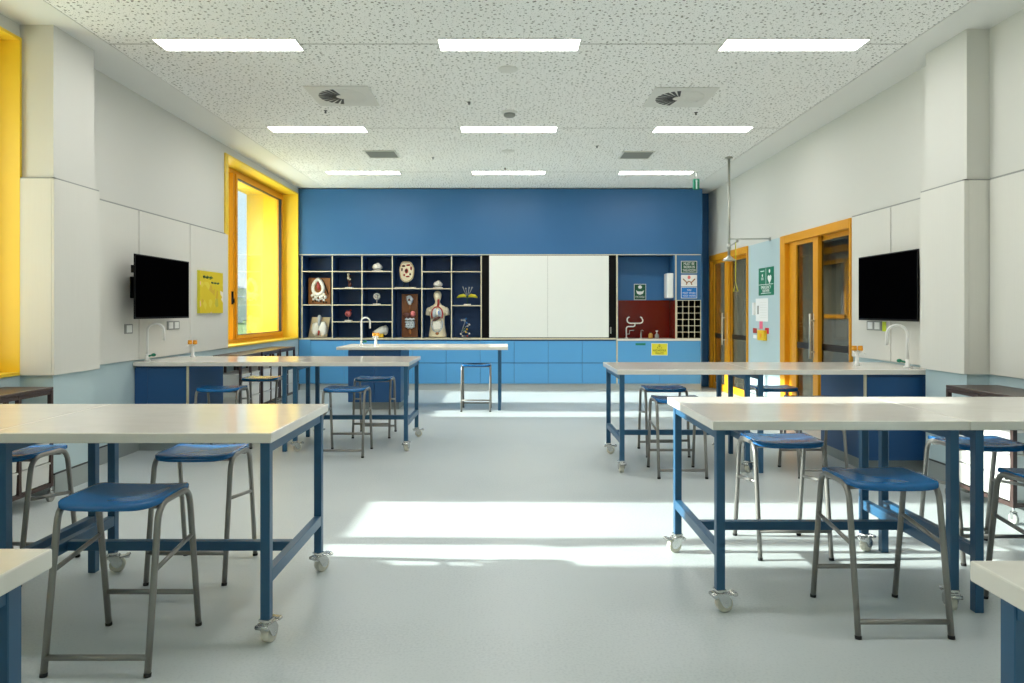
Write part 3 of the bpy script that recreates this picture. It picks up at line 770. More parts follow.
# ------------------------------------------------------------------ taps and gas turrets
def goose_tap(label, loc, rz, H=.38, R=.055):
    """spout reaches towards +x"""
    t = thing('gooseneck_tap', label, 'tap', loc, rz, 'white gooseneck laboratory taps')
    q = MB(); q.lathe([(.028, 0), (.028, .012), (.018, .02), (.016, .07), (.001, .07)]); q.build('base', M['whiteplastic'], t)
    pts = [(0,0,.06), (0,0,H-R)] + [(R-R*math.cos(a), 0, H-R+R*math.sin(a)) for a in [PI*i/10 for i in range(1, 11)]] + [(2*R, 0, H-R-.09)]
    q = MB(); q.tube(pts, .0115, 12); q.build('spout', M['whiteplastic'], t)
    q = MB(); q.tube([(0,0,.045), (.045,-.01,.055)], .009, 10); q.ball((.058, -.012, .058), .022, .014, .016); q.build('lever', M['green'], t)
    return t
goose_tap('tall white gooseneck tap with green lever on the teacher bench', (-2.03, 9.55, .85), 0, .39, .06)
goose_tap('tall white gooseneck tap below the screen on the window wall', (-3.465, 6.63, .85), math.radians(12), .36, .075)
goose_tap('tall white gooseneck tap below the screen on the door side', (3.38, 5.84, .85), math.radians(168), .36, .08)
def gas(label, loc, rz):
    t = thing('gas_turret', label, 'gas tap', loc, rz, 'gas turrets with orange knobs')
    q = MB(); q.lathe([(.026, 0), (.026, .01), (.016, .02), (.014, .125), (.02, .135), (.001, .137)]); q.build('post', M['whiteplastic'], t)
    for s in (-1, 1):
        q = MB(); q.tube([(0,0,.123), (s*.035, -.01, .123)], .008, 8); q.tube([(s*.035, -.01, .123), (s*.035, -.075, .110)], [.007, .004], 8); q.build('nozzle', M['whiteplastic'], t)
        q = MB(); q.cyl((s*.026, -.005, .147), .022, .026, 12); q.box(s*.026-.020, s*.026+.020, -.012, .002, .155, .176, .004); q.build('knob', M['knob'], t)
gas('white gas turret with orange knobs near the window wall tap', (-3.29, 7.2, .85), 0)
gas('white gas turret with orange knobs near the door side tap', (3.06, 6.05, .85), 0)
gas('white gas turret with orange knobs on the teacher bench', (-1.84, 9.62, .85), 0)

# ------------------------------------------------------------------ screens, sockets, poster
def tv(label, loc, rz, W, H, gap):
    t = thing('wall_screen', label, 'television', loc, rz, 'black wall screens')
    q = MB(); q.box(-W/2, W/2, 0, .014, -H/2, H/2, .004); q.box(-W*.40, W*.40, .014, .06, -H*.42, H*.36, .012); q.build('casing', M['black'], t)
    q = MB(); q.box(-W/2+.012, W/2-.012, -.0015, .001, -H/2+.018, H/2-.012); q.build('screen', M['screen'], t)
    q = MB(); q.box(-.26, .26, gap-.012, gap-.001, -.1, .1); q.box(-.03, .03, .06, gap-.012, -.03, .03)
    q.box(-W*.36, -W*.30, .075, gap*.62, .13, .20); q.box(-W*.34, W*.36, gap*.5, gap*.5+.02, .15, .18); q.box(-.03, .03, .06, gap*.5, .15, .19); q.box(-.24, -.2, .06, .075, -.16, .16); q.box(.2, .24, .06, .075, -.16, .16); q.build('wall_bracket', M['black'], t)
    return t
tv('large black screen on a bracket above the window wall bench', (-3.32, 6.663, 1.55), PI/2, 1.045, .585, .188)
tv('large black screen close to the pier on the door side', (3.40, 6.21, 1.545), -PI/2, .97, .605, .108)
def outlet(label, loc, rz, n, grp):
    t = thing('power_outlet', label, 'socket', loc, rz, grp)
    w = .066*n
    q = MB(); q.box(-w, w, -.010, 0, -.045, .045, .004); q.build('plate', M['darkgrey'], t)
    for i in range(n):
        x = (i-(n-1)/2)*.125
        q = MB(); q.box(x-.044, x+.044, -.014, -.0102, -.033, .033, .003); q.build('insert', M['whiteplastic'], t)
    return t
outlet('small grey socket plate with white switch below the screen bracket', (-WX+.0225, 6.37, 1.165), PI/2, 1, 'wall sockets')
outlet('double grey socket plate below the window wall screen', (-WX+.0225, 7.22, 1.18), PI/2, 2, 'wall sockets')
outlet('double grey socket plate below the door side screen', (WX-.0225, 6.60, 1.19), -PI/2, 2, 'wall sockets')
q = MB(); q.box(-.03, .03, -.004, 0, -.045, .045); o = q.build('socket_tag', M['lime'], None, (WX-.0225, 6.43, 1.185), -PI/2); tag(o, 'lime yellow tag beside the sockets below the door side screen', 'tag')
t = thing('yellow_poster', 'yellow handwritten poster board between the screen and the window', 'poster', (-WX+.0225, 8.10, 1.545), PI/2)
q = MB(); q.box(-.315, .315, -.03, 0, -.24, .245); q = q.build('board', M['signyellow'], t)
q = MB(); q.box(-.315, .315, -.0315, -.0302, 0, .485); o = q.build('print', M['poster'], t, (0, 0, -.24))
def scribble(x0, x1, z, amp, n):
    return [(x0+(x1-x0)*i/n, -.034, z + amp*math.sin(i*1.9)*(.6+.4*math.sin(i*.7))) for i in range(n+1)]
q = MB(); q.tube(scribble(-.24, .02, .175, .024, 26), .004, 6); q.tube(scribble(-.02, .20, .115, .014, 24), .004, 6); q.build('handwriting', M['dgreen'], t)

# ------------------------------------------------------------------ shower, pier signs
t = thing('safety_shower', 'ceiling fed safety shower pipe with yellow pull handle before the far door', 'shower', (2.975, 9.29, 0))
q = MB(); q.tube([(0,0,CEIL-.001), (0,0,2.06)], .017, 12); q.cyl((0,0,CEIL-.012), .05, .02, 16); q.cyl((0,0,2.20), .026, .07, 12); q.build('pipe', M['steel'], t)
q = MB(); q.tube([(0,0,2.30), (.552, 0, 2.30)], .008, 8); q.cyl((.548, 0, 2.30), .03, .01, 12, 'x'); q.build('wall_brace', M['steel'], t)
q = MB(); q.lathe([(.018, 2.075), (.03, 2.06), (.085, 2.02), (.09, 2.005), (.001, 2.005)]); q.build('shower_head', M['steel'], t)
q = MB(); q.tube([(0,-.02,2.20), (.10, -.03, 2.265)], .008, 8); q.box(.085, .115, -.04, -.02, 2.25, 2.285, .004); q.build('lever', M['steel'], t)
q = MB(); q.tube([(.08,-.03,2.25), (.08,-.03,1.72)], .006, 8); q.tube([(.08,-.03,1.72), (.052,-.03,1.595), (.108,-.03,1.595)], .008, 8, True, True); q.build('pull_handle', M['signyellow'], t)

pz = lambda py, Y: HC - (py-HY)*Y/F
PXW = WX - .001
# two part green sign
t = thing('emergency_sign', 'green emergency shower sign with white symbols on the pale pier between the doors', 'sign', (PXW, 9.43, 1.735), -PI/2)
q = MB(); q.box(-.275, .275, -.004, 0, -.19, .19, .0015, 1); q.build('plate', M['green'], t)
q = MB(); q.box(-.262, .262, -.0055, -.0041, -.045, -.038); q.box(-.004, .004, -.0055, -.0041, -.038, .178); q.build('divider_line', M['paper'], t)
hp = []
for i in range(28):
    a = 2*PI*i/28; hp.append((.13 + .0042*16*math.sin(a)**3, .03 + .0042*(13*math.cos(a)-5*math.cos(2*a)-2*math.cos(3*a)-math.cos(4*a))))
q = MB(); q.prism(hp, -.0055, -.0041); q.build('heart_symbol', M['paper'], t)
q = MB(); q.ball((.13, -.005, .135), .026, .001, .026); q.prism([(-.20,.15),(-.06,.15),(-.06,.14),(-.20,.14)], -.0055, -.0041); q.ball((-.13, -.005, .085), .02, .001, .02)
for k in range(3): q.box(-.165+.03*k, -.157+.03*k, -.0055, -.0041, .02, .06)
q.build('shower_symbol', M['paper'], t)
text('EMERGENCY', 'lettering', M['paper'], t, .36, .042, 0, -.08, -.0042)
text('SHOWER', 'lettering', M['paper'], t, .25, .042, 0, -.128, -.0042)
q = MB(); q.box(-.18, .18, -.0055, -.0041, -.165, -.157); q.build('underline', M['paper'], t)
def plate(name, label, cat, m, loc, rz, w, h, d=.003):
    q = MB(); q.box(-w/2, w/2, -d, 0, -h/2, h/2); o = q.build(name, m, None, loc, rz); return tag(o, label, cat)
t = thing('notice_sheet', 'white printed notice on the pale pier below the green sign', 'notice', (PXW, 9.59, 1.345), -PI/2)
q = MB(); q.box(-.23, .23, -.003, 0, -.16, .16); q.build('sheet', M['paper'], t)
q = MB(); q.box(-.17, -.11, -.0042, -.0031, -.06, .06); q.build('picture', M['darkgrey'], t)
q = MB()
for k in range(7): q.box(-.06, .18, -.004, -.0031, .10-.035*k, .106-.035*k)
q.build('text_lines', M['grey'], t)
q = MB(); q.box(-.04, .04, -.03, 0, -.09, .09, .006); o = q.build('wall_switch', M['whiteplastic'], None, (PXW, 9.86, 1.36), -PI/2); tag(o, 'narrow white wall switch on the pale pier beside the notice', 'switch')
for (nm, m, y, z, w, h, lab) in (('note', 'pink', 9.62, 1.135, .12, .11, 'pink note stuck on the pale pier below the notice'), ('note', 'red', 9.40, 1.06, .13, .08, 'red note stuck on the pale pier beside the yellow box'), ('note', 'organ', 9.86, 1.05, .15, .07, 'dark red and white label stuck on the pale pier, beside the pink note')):
    plate(nm, lab, 'note', M[m], (PXW, y, z), -PI/2, w, h)
t = thing('wall_box', 'small yellow safety box on the pale pier below the pink note', 'box', (PXW, 9.52, .995), -PI/2)
q = MB(); q.box(-.12, .12, -.05, 0, -.07, .07, .008); q.build('casing', M['ynote'], t)
q = MB(); q.cyl((.02, -.054, 0), .03, .01, 16, 'y'); q.build('button', M['knob'], t)
plate('note', 'white label stuck on the pale pier beside the yellow box', 'note', M['paper'], (PXW, 9.86, .965), -PI/2, .13, .05)

# ------------------------------------------------------------------ signs on the joinery
SY = JY - .0005
def sign(name, label, x, y, z, w, h, m):
    t = thing(name, label, 'sign', (x, y, z))
    q = MB(); q.box(-w/2, w/2, -.002, 0, -h/2, h/2); q.build('border', M['paper'], t)
    q = MB(); q.box(-w/2+.008, w/2-.008, -.003, -.0021, -h/2+.008, h/2-.008); q.build('plate', m, t); return t
def box_c(p0, p1, q0, q1): return ((jx(p0)+jx(p1))/2, (jz(q0)+jz(q1))/2, jx(p1)-jx(p0), jz(q0)-jz(q1))
x, z, w, h = box_c(681, 697, 261, 273.2)
t = sign('safety_sign', 'dark green sign of white capitals above the pigeonhole rack, top of three', x, SY, z, w, h, M['dgreen'])
for k, s in enumerate(('MUST BE', 'WORN IN', 'THIS ROOM')): text(s, 'lettering', M['paper'], t, (.18, .19, .215)[k], .045, 0, .058-.057*k, -.0032)
x, z, w, h = box_c(681, 697, 274.8, 286.5)
t = sign('safety_sign', 'white pictogram sign above the pigeonhole rack, middle of three', x, SY, z, w, h, M['paper'])
q = MB(); q.ball((0, -.0035, .055), .026, .0015, .03); q.build('head_symbol', M['organpink'], t)
q = MB(); q.tube([(-.10,-.004,.03), (-.04,-.004,-.03), (0,-.004,-.01), (.04,-.004,-.03), (.10,-.004,.03)], .009, 6); q.tube([(-.05,-.004,-.07), (-.03,-.004,-.03)], .009, 6); q.tube([(.05,-.004,-.07), (.03,-.004,-.03)], .009, 6); q.build('hand_symbol', M['wood'], t)
x, z, w, h = box_c(681, 697, 287.2, 298.3)
t = sign('safety_sign', 'bright blue sign of white lines above the pigeonhole rack, lowest of three', x, SY, z, w, h, M['signblue'])
text('YOU', 'lettering', M['paper'], t, .07, .03, 0, .045, -.0032); text('MUST WASH', 'lettering', M['paper'], t, .21, .03, 0, -.005, -.0032); text('YOUR HANDS', 'lettering', M['paper'], t, .22, .03, 0, -.05, -.0032)
x, z, w, h = box_c(651.3, 667.6, 343.2, 355.4)
t = sign('warning_sign', 'yellow warning sign with a black triangle on the blue sink cupboard', x, SY-.001, z, w, h, M['signyellow'])
q = MB()
q.tube([(-.04,-.0035,.02), (.04,-.0035,.02), (0,-.0035,.085)], .005, 6, True, True); q.box(-.004, .004, -.005, -.0031, .035, .062); q.build('triangle_symbol', M['ink'], t)
text('HAZARDOUS', 'lettering', M['ink'], t, .215, .034, 0, -.018, -.0032); text('WASTE', 'lettering', M['ink'], t, .14, .034, 0, -.066, -.0032)
x, z, w, h = box_c(635.5, 645.5, 343.2, 345.2)
q = MB(); q.box(-w/2, w/2, -.003, 0, -h/2, h/2); o = q.build('label_strip', M['green'], None, (x, SY-.001, z)); tag(o, 'small green strip label under the niche worktop edge', 'label')
# eye wash sign, on the blue back panel of the niche
Yn = BY - .161; kx = Yn/F
t = sign('eyewash_sign', 'dark green eye wash sign at the back of the sink niche', (640-CX)*kx, Yn, HC-(292-HY)*kx, 12*kx, 16*kx, M['dgreen'])
q = MB(); q.ball((0, -.004, .085), .034, .0015, .03); q.prism([(-.07,.03),(-.035,.01),(.035,.01),(.07,.03),(.05,-.03),(0,-.05),(-.05,-.03)], -.005, -.0031); q.build('eyewash_symbol', M['paper'], t)
text('EYE WASH', 'lettering', M['paper'], t, .15, .035, 0, -.085, -.0032)
# dispenser
t = thing('towel_dispenser', 'white paper towel dispenser on the side of the sink niche', 'dispenser', (nx1-.031, JY+.14, 1.55))
q = MB(); q.box(-.11, 0, -.11, .14, 0, .42, .015, 3); q.build('casing', M['whiteplastic'], t)
q = MB(); q.box(-.10, -.02, -.10, .10, -.004, .0); q.build('slot', M['darkgrey'], t)
# eye wash fixture and bottles on the niche worktop
WZ = .8625
Ye = JY + .2; ke = Ye/F
ex = lambda p: (p-CX)*ke
ez = lambda p: HC - (p-HY)*ke
t = thing('eyewash_fountain', 'pale twin nozzle eye wash pipe standing in the red sink niche', 'eye wash', (ex(626.3), Ye, WZ))
X0 = ex(626.3)
def P(px, py): return (ex(px)-X0, 0, ez(py)-WZ)
q = MB(); q.tube([(0,0,.0), P(626.3, 330)] + bez(P(626.3, 329), P(626.3, 326.5), P(629, 326.5)) + [P(632.5, 326.5)] + bez(P(633, 326.5), P(635, 326.5), P(635, 324)), .011, 10); q.build('stand_pipe', M['whiteplastic'], t)
q = MB(); q.tube(bez(P(629.5, 317), P(626.5, 317.5), P(627.3, 321)) + bez(P(627.5, 321.5), P(628.5, 323.5), P(632, 323.3)) + [P(635, 323.3), P(638.5, 323.3)] + bez(P(639.5, 323.3), P(643, 323), P(642.8, 320)) + [P(641.5, 317.5), P(640.3, 317)], .011, 10); q.build('nozzle_arm', M['bone'], t)
q = MB(); q.tube([P(627, 334), P(629.3, 334), P(629.5, 330.5), P(634, 330.3)], .008, 8); q.build('lever', M['steel'], t)
q = MB(); q.lathe([(.028, 0), (.028, .01), (.014, .014), (.001, .015)]); q.build('base', M['whiteplastic'], t)
t = thing('niche_tap', 'small dark steel tap between the eye wash and the bottles', 'tap', (ex(641), Ye, WZ))
q = MB(); q.lathe([(.02, 0), (.018, .012), (.011, .02), (.011, .10), (.001, .10)]); q.build('base', M['steel'], t)
q = MB(); q.tube([(0,0,.10), (0,0,.13), (.012,-.03,.14), (.02,-.07,.135)], .008, 8); q.build('spout', M['steel'], t)
t = thing('soap_bottle', 'amber bottle on the sink niche worktop', 'bottle', (ex(650), Ye-.05, WZ))
q = MB(); q.lathe([(.034, 0), (.036, .01), (.036, .07), (.02, .09), (.012, .095), (.001, .095)]); q.build('body', M['tan'], t)
q = MB(); q.lathe([(.014, .095), (.014, .115), (.001, .116)]); q.build('cap', M['black'], t)
t = thing('pump_bottle', 'grey pump bottle beside the amber bottle in the niche', 'bottle', (ex(656.2), Ye-.05, WZ))
q = MB(); q.lathe([(.032, 0), (.034, .01), (.034, .06), (.016, .08), (.012, .085), (.001, .085)]); q.build('body', M['darkgrey'], t)
q = MB(); q.cyl((0,0,.10), .006, .04, 8); q.box(-.018, .018, -.012, .012, .115, .135, .004); q.build('pump', M['whiteplastic'], t)

# ------------------------------------------------------------------ anatomy models on the shelves
MY = JY + .17
km = MY/F
mx_ = lambda p: (p-CX)*km
mz_ = lambda p: HC - (p-HY)*km
def on(px, z): return (mx_(px), MY, z + .0085)
T1, T2, T3, T4, BOT = 1.994, 1.708, 1.431, 1.148, .8745
def stand(t, w=.07, d=.06):
    q = MB(); q.box(-w/2, w/2, -d/2, d/2, 0, .02, .003, 1); q.build('stand', M['bone'], t)
# dissection on an orange-brown board
t = thing('dissection_model', 'white and red dissection model on an orange brown board, window end of the shelves', 'anatomy model', on(319.7, T3))
q = MB(); q.box(-.19, .185, -.012, .012, .0, .455, .003, 1); q = q.build('board', M['wood'], t)
q = MB(); ring = [(-.02+.085*math.cos(a)*(1-.28*math.sin(a)), -.03, .30+.125*math.sin(a)) for a in [2*PI*i/20 for i in range(20)]]
q.tube(ring, .03, 8, True, True); q.ball((-.02, -.025, .43), .035, .02, .03); q.build('body_wall', M['bone'], t)
q = MB(); q.ball((-.015, -.022, .30), .03, .016, .055, lump=.3); q.ball((-.03, -.02, .36), .018, .014, .025); q.build('organ', M['organ'], t)
q = MB()
for k in range(9): q.ball((-.12+.028*k, -.028, .15+.025*math.sin(k*2.1)), .028, .02, .03, 10, 8, .3, k)
for k in range(7): q.ball((-.10+.03*k, -.025, .09+.02*math.sin(k*1.7)), .02, .016, .02, 10, 8, .3, k+20)
q.build('lower_body', M['bone'], t)
q = MB(); q.tube([(.05,-.025,.42),(.11,-.025,.30),(.15,-.025,.17)], .010, 8)
for k in range(6): q.ball((-.11+.045*k, -.022, .05+.012*math.sin(k)), .012, .012, .016)
q.build('marking', M['ink'], t)
# lungs tray
t = thing('lung_model', 'white lung model lying on a tilted grey tray, lowest shelf by the window', 'anatomy model', on(318.8, BOT-.008+.0085))
q = MB(); q.prism([(-.19, .0), (.13, .0), (.19, .34), (-.12, .34)], .03, .05); q.build('tray', M['steel'], t)
q = MB(); q.ball((-.055, .0, .14), .075, .035, .11, 16, 12, .15, 3); q.ball((.07, .0, .14), .07, .035, .12, 16, 12, .15, 5); q.build('lungs', M['bone'], t)
q = MB(); q.tube([(0.01,-.01,.20),(.015,-.01,.36)], .022, 10); q.ball((.015,-.01,.33), .035, .028, .05); q.build('windpipe', M['organgrey'], t)
q = MB(); q.ball((.01,-.035,.09), .018, .012, .03); q.ball((.0,-.035,.05), .012, .01, .02); q.build('heart', M['organ'], t)
# slim figure
t = thing('figure_model', 'slim half white half red figure model on a small base', 'anatomy model', on(349.2, T2))
stand(t, .125, .08)
q = MB(); q.tube([(0,0,.02),(0,0,.12)], .008, 8); q.loft([(0,0,.10,.012,.012),(0,0,.14,.035,.022),(-.005,0,.19,.022,.018),(-.005,0,.215,.04,.022),(0,0,.235,.014,.012)], 14); q.ball((.012,0,.06), .03, .02, .045); q.build('lower_body', M['liver'], t)
q = MB(); q.ball((-.012, -.012, .235), .022, .016, .03); q.ball((-.012, -.012, .18), .024, .016, .028); q.ball((.018, -.012, .155), .016, .014, .018); q.build('muscle', M['cream'], t)
# heart
t = thing('heart_model', 'pink heart model on a small white stand', 'anatomy model', on(348.5, T4))
stand(t, .12, .08)
q = MB(); q.tube([(0,0,.02),(0,0,.08)], .005, 8); q.build('rod', M['steel'], t)
q = MB(); q.ball((-.005, 0, .125), .055, .045, .052, 18, 12, .2, 2); q.build('muscle', M['organpink'], t)
q = MB(); q.tube([(.01,0,.16),(.035,0,.185),(.05,0,.19)], .014, 10); q.tube([(-.03,-.01,.15),(-.025,-.01,.185)], .012, 10); q.ball((-.02,-.04,.115), .018, .012, .024); q.build('artery', M['organ'], t)
# brain
def brain(lab, loc, k=1.0):
    t = thing('brain_model', lab, 'anatomy model', loc)
    stand(t, .17*k, .10)
    q = MB(); q.ball((0, 0, .075*k), .082*k, .07, .058*k, 28, 18, .16, 4)
    for i in range(9):
        a = PI*i/8; q.tube([(.078*k*math.cos(a)*math.cos(p), -.068*math.sin(p)*.95, .075*k + .056*k*math.sin(a)*math.cos(p)) for p in [(-.9+1.8*j/6) for j in range(7)]], .009, 6)
    q.build('hemisphere', M['bone'], t)
    q = MB(); q.ball((.01*k, 0, .12*k), .035*k, .04, .03*k, 16, 10, .2, 8); q.build('upper_lobe', M['bone'], t)
    return t
brain('white brain model on the top shelf of the third column', on(377.3, T1))
# round disc on a stem
t = thing('cell_model', 'round grey white disc model on a thin stem', 'anatomy model', on(376.8, T3))
stand(t, .12, .08)
q = MB(); q.tube([(0,0,.02),(0,0,.09)], .007, 8); q.build('rod', M['bone'], t)
q = MB(); q.tube([(0,.015,.14),(0,-.015,.14)], [.062,.058], 28); q.build('disc', M['organgrey'], t)
q = MB(); q.tube([(.048*math.cos(a),-.02,.14+.048*math.sin(a)) for a in [2*PI*i/24 for i in range(24)]], .010, 8, True, True); q.ball((0,-.018,.14), .024, .01, .024); q.build('rings', M['bone'], t)
# skull with yellow teeth
t = thing('jaw_model', 'white skull model with yellow jaw behind the teacher bench tap', 'anatomy model', on(379.5, BOT-.008+.0085))
q = MB()
q.loft([(.02,0,.06,.10,.06),(.02,0,.09,.12,.07),(.035,0,.13,.10,.065),(.06,0,.17,.06,.05),(.07,0,.19,.02,.02)], 22)
q.loft([(-.11,0,.085,.01,.01),(-.06,0,.10,.05,.04),(-.02,0,.125,.05,.04),(.0,0,.14,.02,.02)], 16)
q.ball((.10, 0, .12), .05, .05, .085, 18, 12, .08, 3); q.build('cranium', M['bone'], t)
q = MB(); q.box(-.065, .07, -.06, .03, .0, .066, .01, 2); q.build('jaw', M['ynote'], t)
q = MB()
for k in range(6): q.box(-.058+.021*k, -.044+.021*k, -.064, -.058, .025, .05, .002, 1)
q.build('teeth', M['tan'], t)
# oval kidney section
t = thing('kidney_model', 'tan oval cross section model with dark centre on two legs', 'anatomy model', on(406.8, T2))
q = MB(); q.box(-.20, .155, -.05, .05, 0, .02, .003, 1); q.build('stand', M['cream'], t)
q = MB(); q.tube([(-.05,0,.02),(-.05,0,.12)], .007, 8); q.tube([(.05,0,.02),(.05,0,.12)], .007, 8); q.build('rod', M['black'], t)
pts = []
for i in range(40):
    a = 2*PI*i/40; k = 1+.02*math.sin(3*a+1)+.02*math.sin(7*a); c_, s_ = math.cos(a), math.sin(a); pts.append((.124*k*math.copysign(abs(c_)**.82, c_), .287+.178*k*math.copysign(abs(s_)**.88, s_)))
q = MB(); q.prism(pts, -.025, .03); q.build('section', M['cream'], t)
q = MB(); q.ball((-.002, -.026, .295), .030, .016, .042, 14, 10, .25, 5); q.build('centre', M['organ'], t); q = MB(); q.ball((-.004, -.036, .30), .017, .010, .024); q.build('cavity', M['ink'], t)
for i, (dx, dz, rx, rz) in enumerate(((-.05,.38,.030,.016),(.03,.395,.036,.015),(.075,.34,.016,.03),(-.08,.32,.014,.03),(.02,.20,.036,.014),(-.04,.225,.018,.02),(.06,.24,.016,.02))):
    MB().ball((dx, -.026, dz), rx, .010, rz, 12, 8, .35, i).build('lobe', M['organ' if i % 3 else 'liver'], t)
q = MB(); q.tube([(p[0]*.93, -.027, .287+(p[1]-.287)*.93) for p in pts], .004, 6, True, True); q.build('rim', M['tan'], t)
# digestive model on tall brown board
t = thing('digestive_model', 'grey and pink digestive organs on a tall brown board', 'anatomy model', on(410.3, BOT-.008+.0085))
q = MB(); q.box(-.145, .13, -.012, .012, 0, .735, .003, 1); q.build('board', M['darkwood'], t)
q = MB(); q.ball((-.015, -.03, .665), .05, .026, .045, 16, 12, .35, 1); q.ball((.025,-.03,.635), .028, .022, .045, 14, 10, .3, 12); q.ball((-.005,-.03,.585), .034, .026, .036, 14, 10, .35, 2); q.ball((-.04,-.028,.625), .018, .018, .02, 10, 8); q.build('head', M['organgrey'], t)
q = MB(); q.ball((-.012,-.05,.64), .020, .012, .02); q.build('mouth', M['liver'], t)
q = MB(); q.tube([(-.0,-.025,.56),(-.012,-.025,.42)], .008, 8); q.build('gullet', M['wood'], t)
q = MB(); q.ball((-.06,-.028,.37), .058, .024, .052, 14, 10, .25, 3); q.ball((.0,-.03,.385), .04, .02, .03, 12, 8, .2, 9); q.build('liver', M['liver'], t)
q = MB(); q.ball((.05,-.032,.395), .045, .026, .05, 14, 10, .25, 4); q.build('stomach', M['organpink'], t)
q = MB(); q.ball((.005,-.02,.235), .078, .034, .085, 20, 14, .2, 7)
for r in range(4):
    q.tube([(-.072+.144*i/10, -.045-.008*math.sin(i*1.3+r), .30-.042*r+.014*math.sin(i*1.6+r*2)) for i in range(11)], .020-.001*r, 8)
q.build('intestine', M['organgrey'], t)
q = MB(); q.tube([(-.07,-.05,.285),(.0,-.062,.278),(.07,-.05,.285)], .008, 8); q.build('colon', M['ink'], t)
q = MB(); q.ball((0,-.026,.09), .022, .018, .045); q.build('rectum', M['wood'], t)
# brain like model above torso
t = brain('white spiral brain model on the shelf above the torso', on(438, 1.705), .92)
# torso
t = thing('torso_model', 'cream human torso model with open chest and organs, on the bottom shelf', 'anatomy model', on(437.6, BOT-.008+.0085))
q = MB()
q.loft([(0,0,.0,.155,.085),(0,0,.03,.158,.088),(0,0,.12,.142,.085),(0,0,.22,.125,.08),(0,0,.32,.125,.08),(0,0,.40,.135,.08),(0,0,.46,.152,.078),(0,0,.505,.158,.07),(0,0,.54,.125,.06),(0,0,.565,.075,.05),(0,0,.60,.046,.042),(0,0,.635,.044,.046),(0,-.005,.66,.054,.060),(0,-.008,.70,.066,.076),(0,-.005,.745,.072,.083),(0,0,.785,.060,.07),(0,0,.81,.03,.035),(0,0,.815,.004,.004)], 28)
for s in (-1, 1): q.ball((s*.148, 0, .465), .056, .055, .062, 16, 12); q.tube([(s*.15,0,.47),(s*.165,0,.43),(s*.172,0,.385)], [.05,.046,.040], 14)
q.ball((0,-.09,.70), .012, .018, .018); q.build('body', M['cream'], t)
q = MB(); q.tube([(.018,-.055,.665),(.02,-.05,.60),(.01,-.06,.54)], .020, 10); q.build('throat', M['organ'], t)
arch = [(-.085,-.088,.33),(-.098,-.088,.41),(-.08,-.086,.48),(-.04,-.08,.525),(.0,-.078,.535),(.04,-.08,.525),(.08,-.086,.48),(.098,-.088,.41),(.085,-.088,.33)]
q = MB(); q.tube(arch, .013, 8); q.build('rib_edge', M['organ'], t)
for s in (-1, 1):
    q = MB(); q.ball((s*.043, -.076, .425), .046, .034, .085, 16, 12, .12, s+3); q.build('lung', M['organgrey'], t)
q = MB(); q.ball((.006,-.102,.435), .026, .018, .055); q.build('heart', M['bone'], t)
q = MB(); q.tube([(.03,-.112,.46),(.034,-.114,.40)], .010, 8); q.build('vein', M['signblue'], t)
q = MB(); q.tube([(-.075,-.088,.285),(-.03,-.104,.315),(.03,-.106,.345),(.06,-.098,.352)], [.014,.028,.026,.010], 10); q.build('liver', M['liver'], t)
q = MB(); q.ball((.0,-.078,.205), .082, .040, .088, 22, 14, .10, 6)
for k in range(5): q.tube([(-.06+.12*i/10, -.108+.02*abs(i-5)/5*abs(i-5)/5, .265-.03*k+.006*math.sin(i*2+k)) for i in range(11)], .013, 8)
q.build('intestine', M['bone'], t)
q = MB(); q.tube([(-.085,-.085,.29),(-.098,-.085,.21),(-.075,-.088,.13),(-.02,-.09,.095),(.045,-.09,.105),(.088,-.085,.17),(.095,-.085,.25),(.08,-.088,.295)], .010, 8); q.build('colon', M['organgrey'], t)
q = MB(); q.ball((.0,-.085,.07), .03, .02, .03); q.build('pelvis_detail', M['wood'], t); t.scale = (.97, .97, .97)
# yellow flower
t = thing('flower_model', 'yellow petal flower model with thin stamens', 'anatomy model', on(467.3, 1.42))
stand(t, .12, .07)
q = MB(); q.tube([(0,0,.02),(0,0,.14)], .008, 8); q.build('stem', M['dgreen'], t)
for s in (-1, 1):
    q = MB(); q.tube([(s*.012,0,.145),(s*.06,-.01,.165),(s*.13,-.02,.155),(s*.175,-.02,.13)], [.012,.03,.028,.008], 10); q.build('petal', M['signyellow'], t)
q = MB(); q.ball((0,0,.15), .022, .03, .02); q.build('receptacle', M['dgreen'], t)
for k, (dx, dz) in enumerate(((-.075, .15), (-.025, .125), (.03, .14), (.08, .14))):
    q = MB(); q.tube([(dx*.2,0,.16),(dx*.7,0,.16+dz*.6),(dx,0,.16+dz)], .004, 6); q.ball((dx,0,.16+dz), .008, .008, .014); q.build('stamen', M['organgrey'], t)
# molecule
t = thing('molecule_model', 'loose ball and stick molecule model of small coloured beads', 'anatomy model', on(464.3, BOT-.008+.0085))
pts = [(-.03,.0,.018,'bone'),(.05,.02,.02,'organ'),(.085,0,.06,'bone'),(.03,-.02,.085,'ynote'),(-.01,.0,.12,'green'),(.0,.01,.165,'dgreen'),(.055,0,.19,'organgrey'),(.085,.01,.215,'bone'),(.04,0,.245,'signblue'),(.0,.0,.285,'organgrey'),(-.045,0,.29,'bone'),(.03,0,.315,'signblue'),(-.06,0,.055,'bone'),(.045,0,.135,'ynote')]
q = MB()
for i in range(len(pts)-1): q.tube([pts[i][:3], pts[i+1][:3]], .004, 6)
q.build('bond', M['organgrey'], t)
for x, y, z, m in pts: q = MB(); q.ball((x, y, z), .016, .016, .016, 12, 8); q.build('atom', M[m], t)

